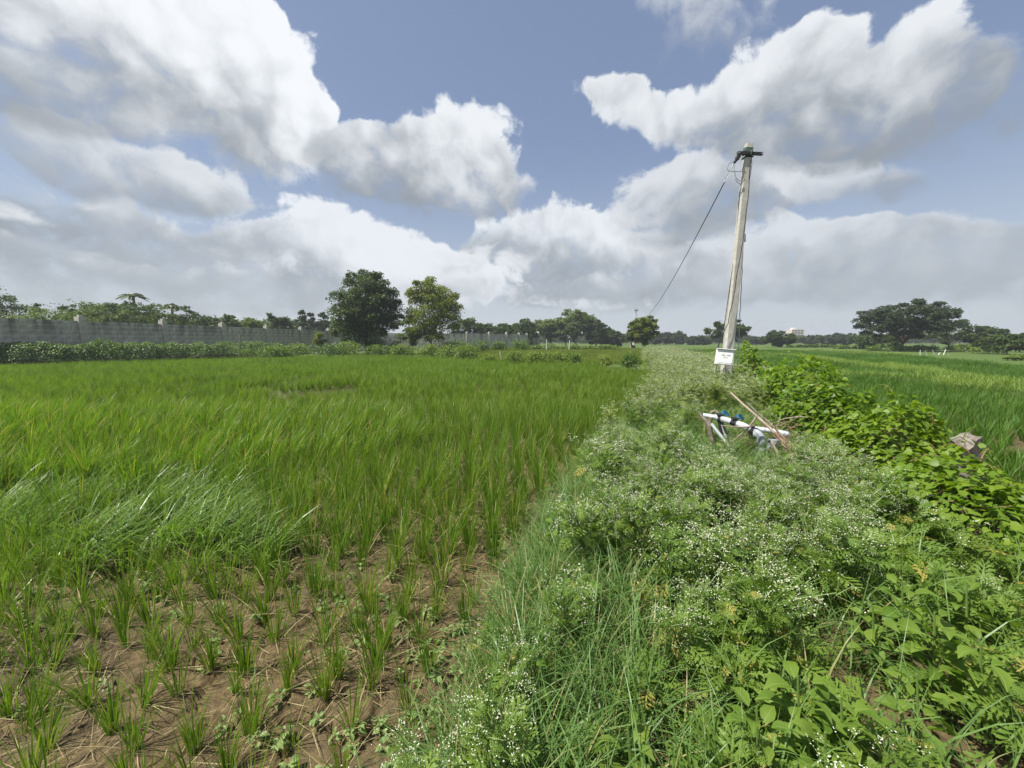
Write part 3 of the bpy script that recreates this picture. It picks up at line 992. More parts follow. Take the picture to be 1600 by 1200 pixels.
def mound_leaves(g_, n, length_pts, hw, ht, ls, seed, bulge=.35, mat=0, tmpl=HLEAF, lo=.0):
    """leaves over a long mound that follows length_pts"""
    r = np.random.default_rng(seed)
    P = np.array([tuple(p)[:2] for p in length_pts], float)
    seg = np.linalg.norm(np.diff(P, axis=0), axis=1); cum = np.r_[0, np.cumsum(seg)]
    s = r.uniform(0, cum[-1], n)
    x, y = np.interp(s, cum, P[:, 0]), np.interp(s, cum, P[:, 1])
    dx, dy = np.interp(s + .2, cum, P[:, 0]) - np.interp(s - .2, cum, P[:, 0]), np.interp(s + .2, cum, P[:, 1]) - np.interp(s - .2, cum, P[:, 1])
    k = np.hypot(dx, dy) + 1e-9; nx, ny = -dy / k, dx / k
    ph = r.uniform(.02, math.pi - .02, n)
    b = 1 - bulge + 2 * bulge * fbm(s * 1.4 / max(hw, .3) + seed, ph * 1.3, 3, seed)
    endf = np.minimum(1, np.sqrt(np.clip(np.minimum(s, cum[-1] - s) / hw, .02, 1)))
    q = b * endf * r.uniform(.72, 1.03, n) ** .6
    off = np.cos(ph) * hw * q
    X, Yv, Z = x + nx * off, y + ny * off, np.sin(ph) ** .8 * ht * q + lo
    out = np.arctan2(ny * np.cos(ph), nx * np.cos(ph)) - math.pi / 2
    yaw = out + r.normal(0, 1.0, n)
    pit = -.15 - .5 * np.abs(np.cos(ph)) + r.normal(0, .35, n)
    Rm = rotm(yaw, pit, r.normal(0, .4, n))
    return np.stack([X, Yv, Z], -1), Rm, ls * r.uniform(.6, 1.25, n)


def shrub(px, py_base, top, wpx, label, leaf='shrub', Y=None, name='shrub', group=None, n=900, ls=None, zb=0.0, cat='shrub', seed=None):
    b = gp(px, py_base, .40) if Y is None else dp(px, py_base, Y)
    Y = b.y
    H = max(.35, dp(px, top, Y).z - zb)
    Wd = wpx / FPX * Y
    root = empty(name, (b.x, Y, zb), label, cat, group)
    g_ = Geo()
    r = np.random.default_rng(seed or int(px * 3 + top))
    nl = max(5, int(5 + 4 * Wd / H))
    lr = H * r.uniform(.26, .46, nl)
    cx = r.uniform(-1, 1, nl) * np.maximum(.05, Wd / 2 - lr)
    zt = H * (1 - .45 * np.abs(cx / (Wd / 2)) ** 2.2) * r.uniform(.72, 1.0, nl)
    cen = np.c_[cx, r.normal(0, .22 * H, nl), np.maximum(zt - lr, lr * .35)]
    cen = np.r_[cen, np.c_[cx, r.normal(0, .2 * H, nl), np.full(nl, .25 * H)]]
    crown_leaves(g_, cen, np.r_[lr, lr], max(30, n // (2 * nl)), ls or max(.06, Y * .0046), .85)
    P = cen
    g_.obj('foliage', M[leaf], root)
    st = Geo()
    for i in range(7):
        e = P[random.randrange(len(P))]
        tube(st, [(e[0] * .05, e[1] * .3, -.1), (e[0] * .6, e[1] * .6, e[2] * .6), e], [.018, .012, .004], 4, caps=False)
    st.obj('stem', M['bark'], root)
    return root


# long creeper hedge at the back of the left field
hp = [gp(px, py, .40) for px, py in ((-70, 568), (0, 566), (70, 564), (140, 562), (220, 559), (300, 557), (380, 555), (450, 554))]
hp = [Vector((p.x, p.y + .9)) for p in hp]
root = empty('creeper_hedge', (hp[0].x, hp[0].y, 0), 'long low dark green creeper hedge at the foot of the wall', 'hedge')
g_ = Geo()
P, Rm, S = mound_leaves(g_, 26000, [p - hp[0] for p in hp], 1.2, 1.5, .13, 5, .30)
merge(g_, HLEAF, P, Rm, S)
g_.obj('foliage', M['hedge'], root)
gi_ = Geo(); tube(gi_, [Vector((p.x, p.y, .25)) - Vector((hp[0].x, hp[0].y, 0)) for p in hp], .28, 6); gi_.obj('stem', M['bark'], root)

for a_ in [
    (420, 556, 532, 90, 'tall dark tangled shrub at the right end of the creeper hedge', 'hedge', 1500),
    (465, 553, 533, 60, 'light green shrub just right of the tangled hedge end', 'shrub', 1000),
    (510, 553, 535, 54, 'green shrub below the small sapling by the wall', 'hedge', 900),
    (548, 552, 530, 50, 'bright leafy shrub in front of the big dark tree, left one', 'shrub', 1000),
    (592, 552, 538, 50, 'low shrub right in front of the big dark tree trunk', 'hedge', 800),
    (632, 553, 537, 46, 'pale shrub in front of the gap between the two big trees', 'shrub', 900),
    (668, 555, 536, 44, 'pale shrub in front of the yellow-green tree trunk', 'shrub', 900),
    (702, 556, 538, 40, 'pale low shrub left of the rounded end shrub', 'shrub', 800),
    (728, 558, 538, 40, 'rounded pale green shrub at the right end of the field-back row', 'shrub', 1100),
    (806, 562, 545, 36, 'leftmost shrub of the short middle row right of the gap', 'shrub', 900),
    (842, 562, 546, 40, 'second shrub of the short middle row', 'shrub', 900),
    (872, 562, 549, 40, 'third and lowest shrub of the short middle row', 'shrub', 800),
    (901, 563, 547, 30, 'dark-sided right end shrub of the short middle row', 'hedge', 900),
    (768, 560, 553, 36, 'thin low shrub at the gap beside the white stake', 'shrub', 400),
    (946, 565, 554, 22, 'single small shrub between the middle row and the weedy bund', 'shrub', 500),
    (986, 568, 548, 32, 'dark-hearted shrub at the left edge of the weedy bund', 'hedge', 1100),
]:
    px, pb, tp, wp_, lab, lf, nl = a_
    shrub(px, pb, tp - 3, wp_ * 1.15, lab, lf, n=int(nl * 1.7))
for a_ in [
    (712, 545, 528, 40, 'dark shrub of the back row under the yellow-green tree'),
    (745, 545, 528, 44, 'green shrub of the back row below the far wall, second one'),
    (780, 545, 529, 40, 'green shrub of the back row below the far wall, third one'),
    (812, 545, 525, 36, 'largest dark rounded shrub of the back row below the far wall'),
]:
    px, pb, tp, wp_, lab = a_
    shrub(px, pb, tp, wp_, lab, 'hedge', Y=58, n=900)
for a_ in [(852, 549, 535, 60, 'low pale scrub around the left white marker post'), (905, 548, 536, 70, 'low pale scrub right of the right white marker post'), (950, 546, 537, 50, 'low pale scrub between the marker posts and the distant pole')]:
    shrub(a_[0], a_[1], a_[2], a_[3], a_[4], 'shrub', Y=62, n=500, group='low scrub on the far field edge')
for px, pb, tp, wp_, Y, lab, lf in [
    (590, 540, 524, 40, 47, 'dark undergrowth at the foot of the big dark tree', 'hedge'),
    (622, 540, 526, 36, 47, 'dark undergrowth right of the big dark tree trunk', 'hedge'),
    (690, 540, 525, 60, 50, 'undergrowth at the foot of the yellow-green tree', 'hedge'),
    (1385, 552, 534, 60, 60, 'dark scrub left of the umbrella tree trunk', 'hedge'),
    (1440, 553, 536, 60, 60, 'brownish scrub at the foot of the umbrella tree', 'shrub'),
    (1505, 556, 534, 60, 58, 'light green scrub behind the white fence posts', 'shrub'),
    (1540, 557, 537, 60, 52, 'scrub left of the round bushy tree on the right', 'shrub'),
    (1590, 568, 552, 50, 34, 'pale low scrub in front of the round bushy tree', 'shrub'),
    (1335, 549, 538, 70, 80, 'low hazy scrub left of the bright bushy tree', 'shrub'),
    (1270, 546, 537, 80, 95, 'low scrub along the far field below the building', 'hedge'),
]:
    shrub(px, pb, tp, wp_, lab, lf, Y=Y, n=700)

# ================================================================== far building, posts, stakes
def building():
    c = dp(1244, 537, 300)
    r_ = empty('far_building', (c.x, 300, 0), 'pale pinkish unfinished apartment block far beyond the dome-shaped tree', 'building')
    wd, hh = 9.6, dp(1244, 515, 300).z
    g_ = Geo(); box(g_, (0, 2, hh / 2), (wd, 5, hh)); g_.obj('wall', M['facade'], r_)
    fl = 5
    for k in range(fl):
        z = 1.2 + (hh - 1.2) * (k + 1) / fl
        s = Geo(); box(s, (0, -.75, z), (wd + .4, .5, .35)); s.obj('floor_slab', M['slab'], r_)
    pm = Geo(); box(pm, (0, 0, 0), (1.1, .08, .95)); pm = pm.mesh('window', M['pane'])
    for k in range(fl):
        for i in range(4):
            o = bpy.data.objects.new('window', pm); COL.objects.link(o); o.parent = r_
            o.location = (-3.4 + i * 2.27, -.54, 1.2 + (hh - 1.2) * (k + .45) / fl)
    for i in (-1, 1):
        s = Geo(); box(s, (i * wd * .5, -.74, hh / 2), (.4, .44, hh)); s.obj('corner_column', M['slab'], r_)
    s = Geo(); box(s, (-2, 2, hh + .7), (2.4, 2.4, 1.4)); s.obj('stair_head', M['slab'], r_)


building()


def post(px, pb, top, Y, wd, lean, label, mat='whitewash', name='fence_post', group=None, z0=0.0, cat='post'):
    a = dp(px, pb, Y); b = dp(px + lean, top, Y)
    o = Geo()
    hgt = b.z - z0
    tube(o, [(0, 0, -.1), ((b.x - a.x) * .5, .01, hgt * .5), (b.x - a.x, 0, hgt)], [wd, wd * .93, wd * .85], 6)
    q = o.obj(name, M[mat])
    q.location = (a.x, Y, z0)
    return tag(q, label, cat, group)


for px, lean, tp, lab in [(1437, 1, 546, 'leftmost white fence post below the umbrella tree'), (1448, -2, 548, 'short leaning white post second from the left in the fence'),
                          (1460, -3, 546, 'taller leaning white post in the middle of the fence'), (1465, 4, 550, 'low stub post right of the tall leaning one'),
                          (1473, 5, 545, 'slanted white post fifth from the left in the fence'), (1482, 0, 553, 'last short white post at the right end of the fence')]:
    post(px, 561, tp + 1, 46, .04, lean, lab, group='white posts of the old fence under the trees')
post(783, 560, 549, 29, .035, -2, 'thin pale stake in the gap between the two shrub rows', name='stake', cat='stake')
post(854, 545, 530, 60, .07, 0, 'white marker post on the far field edge, the left of two', name='marker_post')
post(889, 545, 532, 60, .07, 1, 'white marker post on the far field edge, the right of two', name='marker_post')
post(372, 545, 524, 31, .055, 3, 'grey leaning stone stake poking out of the creeper hedge end', 'granite', name='stake', cat='stake')
post(310, 520, 488, 60, .05, 0, 'thin pole standing behind the left wall near the right palm', 'galv', name='thin_pole', cat='pole')

# ================================================================== NEAR POLE with meter box and wires
PB, PT = dp(1131, 606, 10.0), dp(1170, 225, 10.0)
PB.z = .15
axis_ = (PT - PB); PL = axis_.length
proot = empty('electric_pole', PB, 'leaning concrete electric pole with a white meter box at its foot', 'utility pole')
q_ = Vector((0, 0, 1)).rotation_difference(axis_.normalized())
proot.rotation_mode = 'QUATERNION'; proot.rotation_quaternion = q_
qi = q_.inverted()


def loc(v): return qi @ (Vector(v) - PB)


def at_pole(px, py, front=.0):
    return loc(dp(px, py, 10.0 - front))


def rect_shaft(g_, L, w0, d0, w1, d1, ch=.03):
    secs = []
    for t in np.linspace(0, 1, 9):
        a, b = (w0 + (w1 - w0) * t) / 2, (d0 + (d1 - d0) * t) / 2
        c = ch * (1 - .5 * t)
        secs.append([(-a + c, -b), (a - c, -b), (a, -b + c), (a, b - c), (a - c, b), (-a + c, b), (-a, b - c), (-a, -b + c)])
    V = [(x, y, L * i / 8) for i, s in enumerate(secs) for x, y in s]
    F = [(i * 8 + k, i * 8 + (k + 1) % 8, (i + 1) * 8 + (k + 1) % 8, (i + 1) * 8 + k) for i in range(8) for k in range(8)]
    g_.add(V, [np.array(F), np.array([list(range(7, -1, -1))]), np.array([list(range(64, 72))])])


s = Geo(); rect_shaft(s, PL, .255, .20, .155, .12); s.obj('shaft', M['concrete'], proot)
zc = at_pole(1168, 243).z
s = Geo(); box(s, (.0, -.10, zc), (.60, .045, .062)); box(s, (.0, -.08, zc + .034), (.60, .08, .010)); s.obj('cross_arm', M['steel'], proot)
for dz in (.035, -.05):
    s = Geo(); box(s, (0, 0, zc + dz), (.20, .17, .022)); s.obj('clamp', M['steel'], proot)
s = Geo()
for k in range(4):
    tube(s, [(.105 * math.cos(t), .085 * math.sin(t), zc + .10 + k * .018 + .01 * math.sin(3 * t + k)) for t in np.linspace(0, 2 * math.pi, 17)], .008, 5, caps=False)
tube(s, [(-.03, -.135, zc + .10), (.0, -.14, zc - .05), (.03, -.135, zc + .10)], .008, 5)
s.obj('cord_lashing', M['tape'], proot)
for xx in (-.29, .27):
    s = Geo(); tube(s, [(xx, -.14, zc), (xx, -.06, zc)], .022, 7); s.obj('bolt', M['galv'], proot)
ia = at_pole(1153, 243); ib = at_pole(1144, 257)
ia.y = ib.y = -.10
s = Geo(); tube(s, [ia, ia.lerp(ib, .25), ia.lerp(ib, .26), ia.lerp(ib, .5), ia.lerp(ib, .51), ia.lerp(ib, .78), ib], [.03, .03, .055, .03, .055, .035, .03], 8); s.obj('shackle_insulator', M['steel'], proot)
# wires on the pole
s = Geo(); tube(s, [at_pole(x, y, .12 + f) for x, y, f in ((1174, 246, 0), (1171, 270, .0), (1170, 300, 0), (1165, 340, 0), (1161, 375, .02), (1157, 400, .03), (1151, 430, .03), (1148, 455, .04), (1144, 475, .04), (1140, 490, .05), (1138, 505, .05), (1130, 520, .06), (1124, 535, .07), (1122, 548, .08))], .009, 6); s.obj('service_cable', M['cable'], proot)
s = Geo(); tube(s, [at_pole(x, y, .0) for x, y in ((1156, 300), (1152, 350), (1147, 400), (1140, 450), (1133, 500), (1126, 530), (1119, 548), (1118, 585), (1119, 600))], .008, 6); s.obj('service_cable', M['cable'], proot)
ch = Geo(); pts = [at_pole(1163 - 11 * t + (.35 + .25 * math.sin(t * 23)) * math.sin(t * 60), 340 + 250 * t, .02) for t in np.linspace(0, 1, 60)]
tube(ch, pts, .010, 5)
tube(ch, [at_pole(1162, 366, .03), at_pole(1162, 378, .03)], .045, 6)
ch.obj('hanging_wire', M['galv'], proot)
for pl in (((1147, 252), (1139, 256), (1136, 265), (1140, 268), (1150, 268), (1160, 268)), ((1148, 258), (1147, 266), (1150, 278), (1156, 283), (1160, 283)),
           ((1146, 256), (1141, 268), (1135, 280), (1131, 285)), ((1149, 280), (1152, 285), (1157, 287), (1160, 286)), ((1174, 246), (1175, 256), (1173, 270), (1171, 282))):
    s = Geo(); tube(s, [at_pole(x, y, .10) for x, y in pl], .0075, 5); s.obj('loose_wire', M['galv'], proot)
# meter box
mb = Geo()
c = at_pole(1132, 558, .34)
Rb = Matrix.Rotation(R_(-20), 3, 'Z') @ Matrix.Rotation(R_(-3), 3, 'X') @ Matrix.Rotation(R_(3), 3, 'Y')


def bx(g_, off, sz): box(g_, tuple(c + Rb @ (Vector(off) * .86)), tuple(q * .86 for q in sz), Rb)


bx(mb, (0, .02, 0), (.46, .18, .44)); mbo = mb.obj('meter_box', M['white'], proot)
s = Geo(); bx(s, (0, -.09, 0), (.44, .035, .42)); s.obj('lid', M['white'], mbo)
s = Geo(); bx(s, (.01, -.118, -.005), (.36, .02, .31)); s.obj('raised_panel', M['white'], mbo)
s = Geo(); bx(s, (.03, -.118, .178), (.30, .03, .022)); bx(s, (0, -.118, -.195), (.36, .035, .02)); s.obj('lip', M['white'], mbo)
s = Geo(); bx(s, (0, -.06, .228), (.48, .22, .018)); s.obj('rain_cover', M['white'], mbo)
s = Geo()
for k in range(7):
    if k == 3: continue
    h_ = .034 + .012 * (k % 2)
    bx(s, (-.085 + k * .034, -.1295, .052), (.022, .003, h_))
for k in range(4):
    bx(s, (-.04 + k * .028, -.1295, -.015), (.018, .003, .020))
s.obj('lettering', M['print'], mbo)
s = Geo(); tube(s, [c + Rb @ Vector((-.16, 0, -.22)), c + Rb @ Vector((-.165, .02, -.34)), c + Rb @ Vector((-.17, .05, -.62))], .022, 7); s.obj('conduit', M['pvc_grey'], mbo)

# far pole and the cable that spans to it
FP = dp(990, 541, 77)
fr = empty('electric_pole', (FP.x, 77, 0), 'distant pole with a whitewashed foot beside a small bushy tree', 'utility pole')
FT_ = dp(994, 484, 77)
s = Geo(); lx = FT_.x - FP.x
tube(s, [(0, 0, 3.2), (lx * .7, 0, FT_.z * .72), (lx, 0, FT_.z + .15)], [.17, .14, .11], 8); s.obj('shaft', M['concrete'], fr)
s = Geo(); tube(s, [(-.1, 0, -.1), (0, 0, 3.2)], [.24, .19], 8); s.obj('whitewashed_foot', M['whitewash'], fr)
s = Geo(); box(s, (lx, -.1, FT_.z - .2), (.75, .08, .10)); s.obj('cross_arm', M['steel'], fr)
for xx in (-.3, 0, .3):
    s = Geo(); tube(s, [(lx + xx, -.1, FT_.z - .15), (lx + xx, -.1, FT_.z + .25)], [.05, .03], 6); s.obj('insulator', M['steel'], fr)
post(986, 541, 526, 76, .12, 0, 'low white stub standing left of the distant pole foot', name='marker_post')
A_ = PB + q_ @ ib
B_ = Vector((FP.x + lx - .3, 77, FT_.z))
cb = Geo(); cpts = []
for t in np.linspace(0, 1, 40) ** 1.5:
    p = A_.lerp(B_, t); p.z -= 4 * 2.6 * t * (1 - t); cpts.append(p - A_)
tube(cb, cpts, .014, 6)
co = cb.obj('power_cable', M['cable']); co.location = A_
tag(co, 'black overhead cable sagging from the leaning pole to the distant pole', 'cable')


# ================================================================== RICE
def rice_mesh(seed, n=44, L=(.26, .44), wd=.0075, th=(.02, .30), dth=(.05, .55), S=4, r0=.022, azi=None, mat='rice', straw=3):
    global rng
    keep = rng; rng = np.random.default_rng(seed)
    g_ = Geo()
    az = rng.uniform(0, 6.283, n) if azi is None else rng.normal(azi, .75, n)
    q = rng.uniform(0, 1, n) ** .5
    b = np.c_[np.cos(az) * r0 * q, np.sin(az) * r0 * q, np.full(n, -.02)]
    blades(g_, b, az + rng.normal(0, .4, n), rng.uniform(*L, n), wd * rng.uniform(.7, 1.25, n), th[0] + (th[1] - th[0]) * q * rng.uniform(.5, 1.2, n), rng.uniform(*dth, n) * (1 + (rng.random(n) < .15) * 1.3), S)
    if straw:
        az = rng.uniform(0, 6.283, straw)
        blades(g_, np.zeros((straw, 3)), az, rng.uniform(.15, .35, straw), np.full(straw, .006), rng.uniform(.5, 1.2, straw), rng.uniform(.3, .8, straw), S, mat=1)
    rng = keep
    return g_


RM = [M['rice'], M['straw']]
RICE = [rice_mesh(100 + i, n=int(28 + 7 * (i % 5)), L=(.18 + .03 * (i % 3), .40 + .04 * (i % 4)), wd=.0064, r0=.026 + .005 * (i % 3), th=(.02, .20 + .05 * (i % 4)), dth=(.05, .45 + .2 * (i % 3)), mat='rice', straw=3 + 2 * (i % 4)).mesh('rice_clump', RM) for i in range(14)]
RICE_W = [rice_mesh(200 + i, n=46, L=(.34, .56), th=(.25, .75), dth=(.5, 1.25), azi=.12, wd=.009, r0=.05, straw=1).mesh('rice_clump', [M['rice_wind'], M['straw']]) for i in range(5)]
RICE_L = [rice_mesh(260 + i, n=40, L=(.36, .54), th=(.05, .35), dth=(.3, .9), azi=.1, wd=.0085, r0=.04, straw=1).mesh('rice_clump', RM) for i in range(4)]


def rice_patch(seed, cells, step, n, L, wd, S, mat, dth=(.1, .7)):
    global rng
    keep = rng; rng = np.random.default_rng(seed)
    g_ = Geo()
    c = (np.arange(cells) + .5) * step - cells * step / 2
    X, Y = np.meshgrid(c, c)
    X = X.ravel() + rng.normal(0, .03, X.size); Y = Y.ravel() + rng.normal(0, .03, Y.size)
    sz = rng.uniform(.8, 1.15, X.size)
    ii = np.repeat(np.arange(X.size), n)
    az = rng.uniform(0, 6.283, len(ii)); q = rng.random(len(ii)) ** .5
    az = np.where(rng.random(len(ii)) < .35, rng.normal(.1, .6, len(ii)), az)
    b = np.c_[X[ii] + np.cos(az) * .04 * q, Y[ii] + np.sin(az) * .04 * q, np.full(len(ii), -.02)]
    blades(g_, b, az + rng.normal(0, .4, len(ii)), rng.uniform(*L, len(ii)) * sz[ii], wd * rng.uniform(.7, 1.2, len(ii)), .02 + .32 * q, rng.uniform(*dth, len(ii)), S, v=np.clip(np.repeat(rng.random(X.size), n) * .5 + rng.random(len(ii)) * .5, 0, 1))
    rng = keep
    return g_


PATCH = [proto(rice_patch(300 + i, 3, .25, 22, (.36, .54), .012, 3, 'rice_far'), 'rice_patch', [M['rice_far']]) for i in range(4)]
PATCH_B = [proto(rice_patch(320 + i, 8, .25, 9, (.36, .54), .022, 2, 'rice_far'), 'rice_patch', [M['rice_far']]) for i in range(3)]
RPATCH = [proto(rice_patch(340 + i, 3, .25, 22, (.30, .46), .012, 3, 'rice_right'), 'rice_patch', [M['rice_right']]) for i in range(4)]
RPATCH_B = [proto(rice_patch(360 + i, 8, .25, 9, (.28, .42), .022, 2, 'rice_right'), 'rice_patch', [M['rice_right']]) for i in range(3)]
OPATCH_B = [proto(rice_patch(380 + i, 8, .25, 9, (.36, .52), .022, 2, 'rice_olive'), 'rice_patch', [M['rice_olive']]) for i in range(3)]

NEAR_Y = 8.0
back = [tuple(gp(*p, .40)[:2]) for p in ((-160, 572), (-60, 569), (130, 563), (250, 560), (400, 556), (600, 553), (740, 557), (800, 561), (915, 563), (990, 573))]
field_poly = [(-70, .6), (-70, back[0][1])] + back + [(float(bund_left(y)) - .1, y) for y in (20, 15, 10.5, 7, 5, 3, 1.5, .6)]
LODGED = [[tuple(gp(*p, .25)[:2]) for p in ((120, 745), (330, 728), (410, 800), (385, 862), (250, 850), (90, 850), (20, 800))],
          [tuple(gp(*p, .25)[:2]) for p in ((-60, 760), (100, 740), (120, 800), (-20, 860))]]
SOFT = [[tuple(gp(*p, .25)[:2]) for p in ((-60, 640), (200, 620), (420, 640), (420, 730), (-60, 760))], [tuple(gp(*p, .25)[:2]) for p in ((380, 620), (620, 610), (640, 690), (480, 720), (400, 700))]]

rows = []
for iy, yv in enumerate(np.arange(.75, NEAR_Y, .180)):
    for ix, xv in enumerate(np.arange(-14, 5, .200)):
        rows.append((xv - .06 * yv + .06 * math.sin(yv * 1.1 + ix * .35) + rng.normal(0, .030), yv + rng.normal(0, .036)))
R0 = np.array(rows)
keep = inpoly(R0[:, 0], R0[:, 1], field_poly) & inview(R0[:, 0], R0[:, 1], np.full(len(R0), .2), 90)
keep &= (R0[:, 0] < bund_left(R0[:, 1]) - .12)
keep &= rng.random(len(R0)) > .03 + .03 * (R0[:, 1] < 2.2)
R0 = R0[keep]
lod = np.zeros(len(R0), bool)
for pl in LODGED: lod |= inpoly(R0[:, 0], R0[:, 1], pl)
soft = np.zeros(len(R0), bool)
for pl in SOFT: soft |= inpoly(R0[:, 0], R0[:, 1], pl)
soft &= ~lod
vig = .76 + .40 * sstep(R0[:, 1], 1.5, 3.8) + .14 * sstep(R0[:, 1], 4.5, 7) + .22 * (fbm(R0[:, 0] * .5, R0[:, 1] * .5, 2, 9) - .5)
vig *= 1 - .10 * sstep(R0[:, 0], bund_left(R0[:, 1]) - .7, bund_left(R0[:, 1]) - .1)
dist = np.hypot(np.hypot(R0[:, 0], R0[:, 1]), EYE)
order = np.argsort(dist)
zz = height(R0[:, 0], R0[:, 1])
st_ = {'P': [], 'R': [], 'S': [], 'I': []}
protos = [bpy.data.objects.new('rice_clump_source', me) for me in RICE + RICE_W + RICE_L]
npick = 0
for j in order:
    x, y = R0[j]
    s = float(vig[j] * rng.uniform(.82, 1.15))
    if lod[j] and rng.random() < .78:
        k = len(RICE) + int(rng.integers(0, len(RICE_W))); rz = rng.normal(0, .22); s = float(rng.uniform(.85, 1.2))
    elif soft[j] and rng.random() < .45:
        k = len(RICE) + len(RICE_W) + int(rng.integers(0, len(RICE_L))); rz = rng.normal(0, .4)
    else:
        k = int(rng.integers(0, len(RICE))); rz = rng.uniform(0, 6.28)
    tilt = (rng.normal(0, .06), rng.normal(.05, .06), rz)
    px, py = pix(x, y, .15)
    if npick < 300 and 0 < px < 1600 and py < 1215:
        o = bpy.data.objects.new('rice_clump', protos[k].data); COL.objects.link(o)
        o.location = (x, y, zz[j]); o.rotation_euler = tilt; o.scale = (s, s, s)
        if k >= len(RICE) and k < len(RICE) + len(RICE_W):
            tag(o, 'wind-flattened pale rice clump bent over to the right at the ' + ('left edge' if px < 160 else 'front of the flattened patch' if py > 800 else 'back of the flattened patch'), 'rice plant', 'wind-flattened rice clumps on the left')
        else:
            hz_ = 'at the far left edge' if px < 130 else 'in the left half' if px < 330 else 'in the middle' if px < 560 else 'next to the grassy bund'
            vz_ = 'cut by the bottom edge' if py > 1130 else 'in the first rows of bare mud' if py > 1020 else 'in the rows halfway up the bare mud' if py > 900 else 'where the mud ends and the crop closes'
            tag(o, ('big' if s > 1.12 else 'small' if s < .88 else 'medium') + ' rice clump ' + vz_ + ', ' + hz_, 'rice plant', 'rice clumps planted in the near mud')
        npick += 1
    else:
        st_['P'].append((x, y, zz[j])); st_['R'].append(tilt); st_['S'].append(s); st_['I'].append(k)
# farther: patches of nine hills
xs, ys = np.meshgrid(np.arange(-62, 9, .72), np.arange(NEAR_Y + .3, 24, .72))
P2 = np.c_[xs.ravel(), ys.ravel()] + rng.normal(0, .04, (xs.size, 2))
k2 = inpoly(P2[:, 0], P2[:, 1], field_poly) & inview(P2[:, 0], P2[:, 1], np.full(len(P2), .3), 90)
k2 &= ~(inpoly(P2[:, 0], P2[:, 1], WET) & (fbm(P2[:, 0] * .9, P2[:, 1] * .9, 2, 55) > .60))
P2 = P2[k2]
xs, ys = np.meshgrid(np.arange(-62, 12, 1.9), np.arange(24.9, 46, 1.9))
P3 = np.c_[xs.ravel(), ys.ravel()]
P3 = P3[inpoly(P3[:, 0], P3[:, 1], field_poly)]
b0 = len(protos)
protos += PATCH + PATCH_B
for p in P2:
    st_['P'].append((p[0], p[1], height(p[0:1], p[1:2], False)[0])); st_['R'].append((rng.normal(0, .04), rng.normal(.01, .05), rng.normal(0, .5) + (math.pi if rng.random() < .3 else 0)))
    v_ = .92 + .35 * (fbm(p[0:1] * .35, p[1:2] * .35, 3, 15)[0] - .5)
    st_['S'].append(v_); st_['I'].append(b0 + int(rng.integers(0, 4)))
for p in P3:
    st_['P'].append((p[0], p[1], 0)); st_['R'].append((0, rng.normal(0, .02), rng.integers(0, 4) * math.pi / 2)); st_['S'].append(float(rng.uniform(.92, 1.06))); st_['I'].append(b0 + 4 + int(rng.integers(0, 3)))
scatter('rice_crop', st_['P'], st_['R'], st_['S'], st_['I'], protos, 'dense green rice filling the left field up to the hedge', 'rice crop')

# right hand fields
RIDGES = [((1188, 574), (1240, 577), (1290, 579), (1330, 577), (1400, 580), (1480, 584), (1496, 592), (1560, 596), (1660, 606)),
          ((1150, 548), (1250, 553), (1310, 560), (1359, 566), (1420, 573), (1480, 578), (1540, 586), (1600, 592), (1700, 602)),
          ((1384, 565), (1420, 569), (1480, 575)),
          ((1060, 552), (1130, 552), (1210, 555)),
          ((1030, 543), (1150, 544), (1300, 546), (1420, 551)),
          ((1470, 589), (1520, 589), (1600, 590))]
far_edge = [tuple(gp(*p, .42)[:2]) for p in ((1030, 544), (1120, 544.5), (1220, 545), (1320, 548), (1420, 552), (1480, 556), (1540, 560), (1600, 565), (1720, 575))]
right_poly = [(float(bund_right(y)) + .55, y) for y in (1.2, 5, 12, 24, 36, 50)] + far_edge + [(30, 1.2)]
xs, ys = np.meshgrid(np.arange(2, 40, .72), np.arange(1.4, 21, .72))
Q = np.c_[xs.ravel(), ys.ravel()] + rng.normal(0, .04, (xs.size, 2))
kq = inpoly(Q[:, 0], Q[:, 1], right_poly) & inview(Q[:, 0], Q[:, 1], np.full(len(Q), .3), 90)
kq &= ~((Q[:, 1] < 7) & (fbm(Q[:, 0] * 1.1, Q[:, 1] * 1.1, 2, 66) > .66))
Q = Q[kq]
xs, ys = np.meshgrid(np.arange(6, 75, 1.9), np.arange(21.6, 74, 1.9))
Q2 = np.c_[xs.ravel(), ys.ravel()]
Q2 = Q2[inpoly(Q2[:, 0], Q2[:, 1], right_poly)]
P_ = np.r_[np.c_[Q, np.full(len(Q), -.05)], np.c_[Q2, np.full(len(Q2), -.03)]]
n = len(P_)
scatter('rice_crop', P_, np.c_[rng.normal(0, .03, (n, 2)), np.r_[rng.uniform(0, 6.28, len(Q)), rng.integers(0, 4, len(Q2)) * math.pi / 2]], rng.uniform(.9, 1.08, n),
        np.r_[rng.integers(0, 4, len(Q)), 4 + rng.integers(0, 3, len(Q2))], RPATCH + RPATCH_B, 'dark green rice in the fields right of the weedy bund', 'rice crop')
# olive field behind the middle shrub row
of = [tuple(gp(*p, .40)[:2]) for p in ((742, 556), (738, 543), (800, 541), (880, 541.5), (1000, 543), (1010, 553), (990, 563), (915, 561), (800, 559))]
xs, ys = np.meshgrid(np.arange(-12, 30, 1.9), np.arange(26, 90, 1.9))
Q = np.c_[xs.ravel(), ys.ravel()]; Q = Q[inpoly(Q[:, 0], Q[:, 1], of)]
n = len(Q)
scatter('rice_crop', np.c_[Q, np.zeros(n)], np.c_[np.zeros((n, 2)), rng.integers(0, 4, n) * math.pi / 2], rng.uniform(.9, 1.05, n), rng.integers(0, 3, n), OPATCH_B, 'olive green rice field behind the short shrub row', 'rice crop')


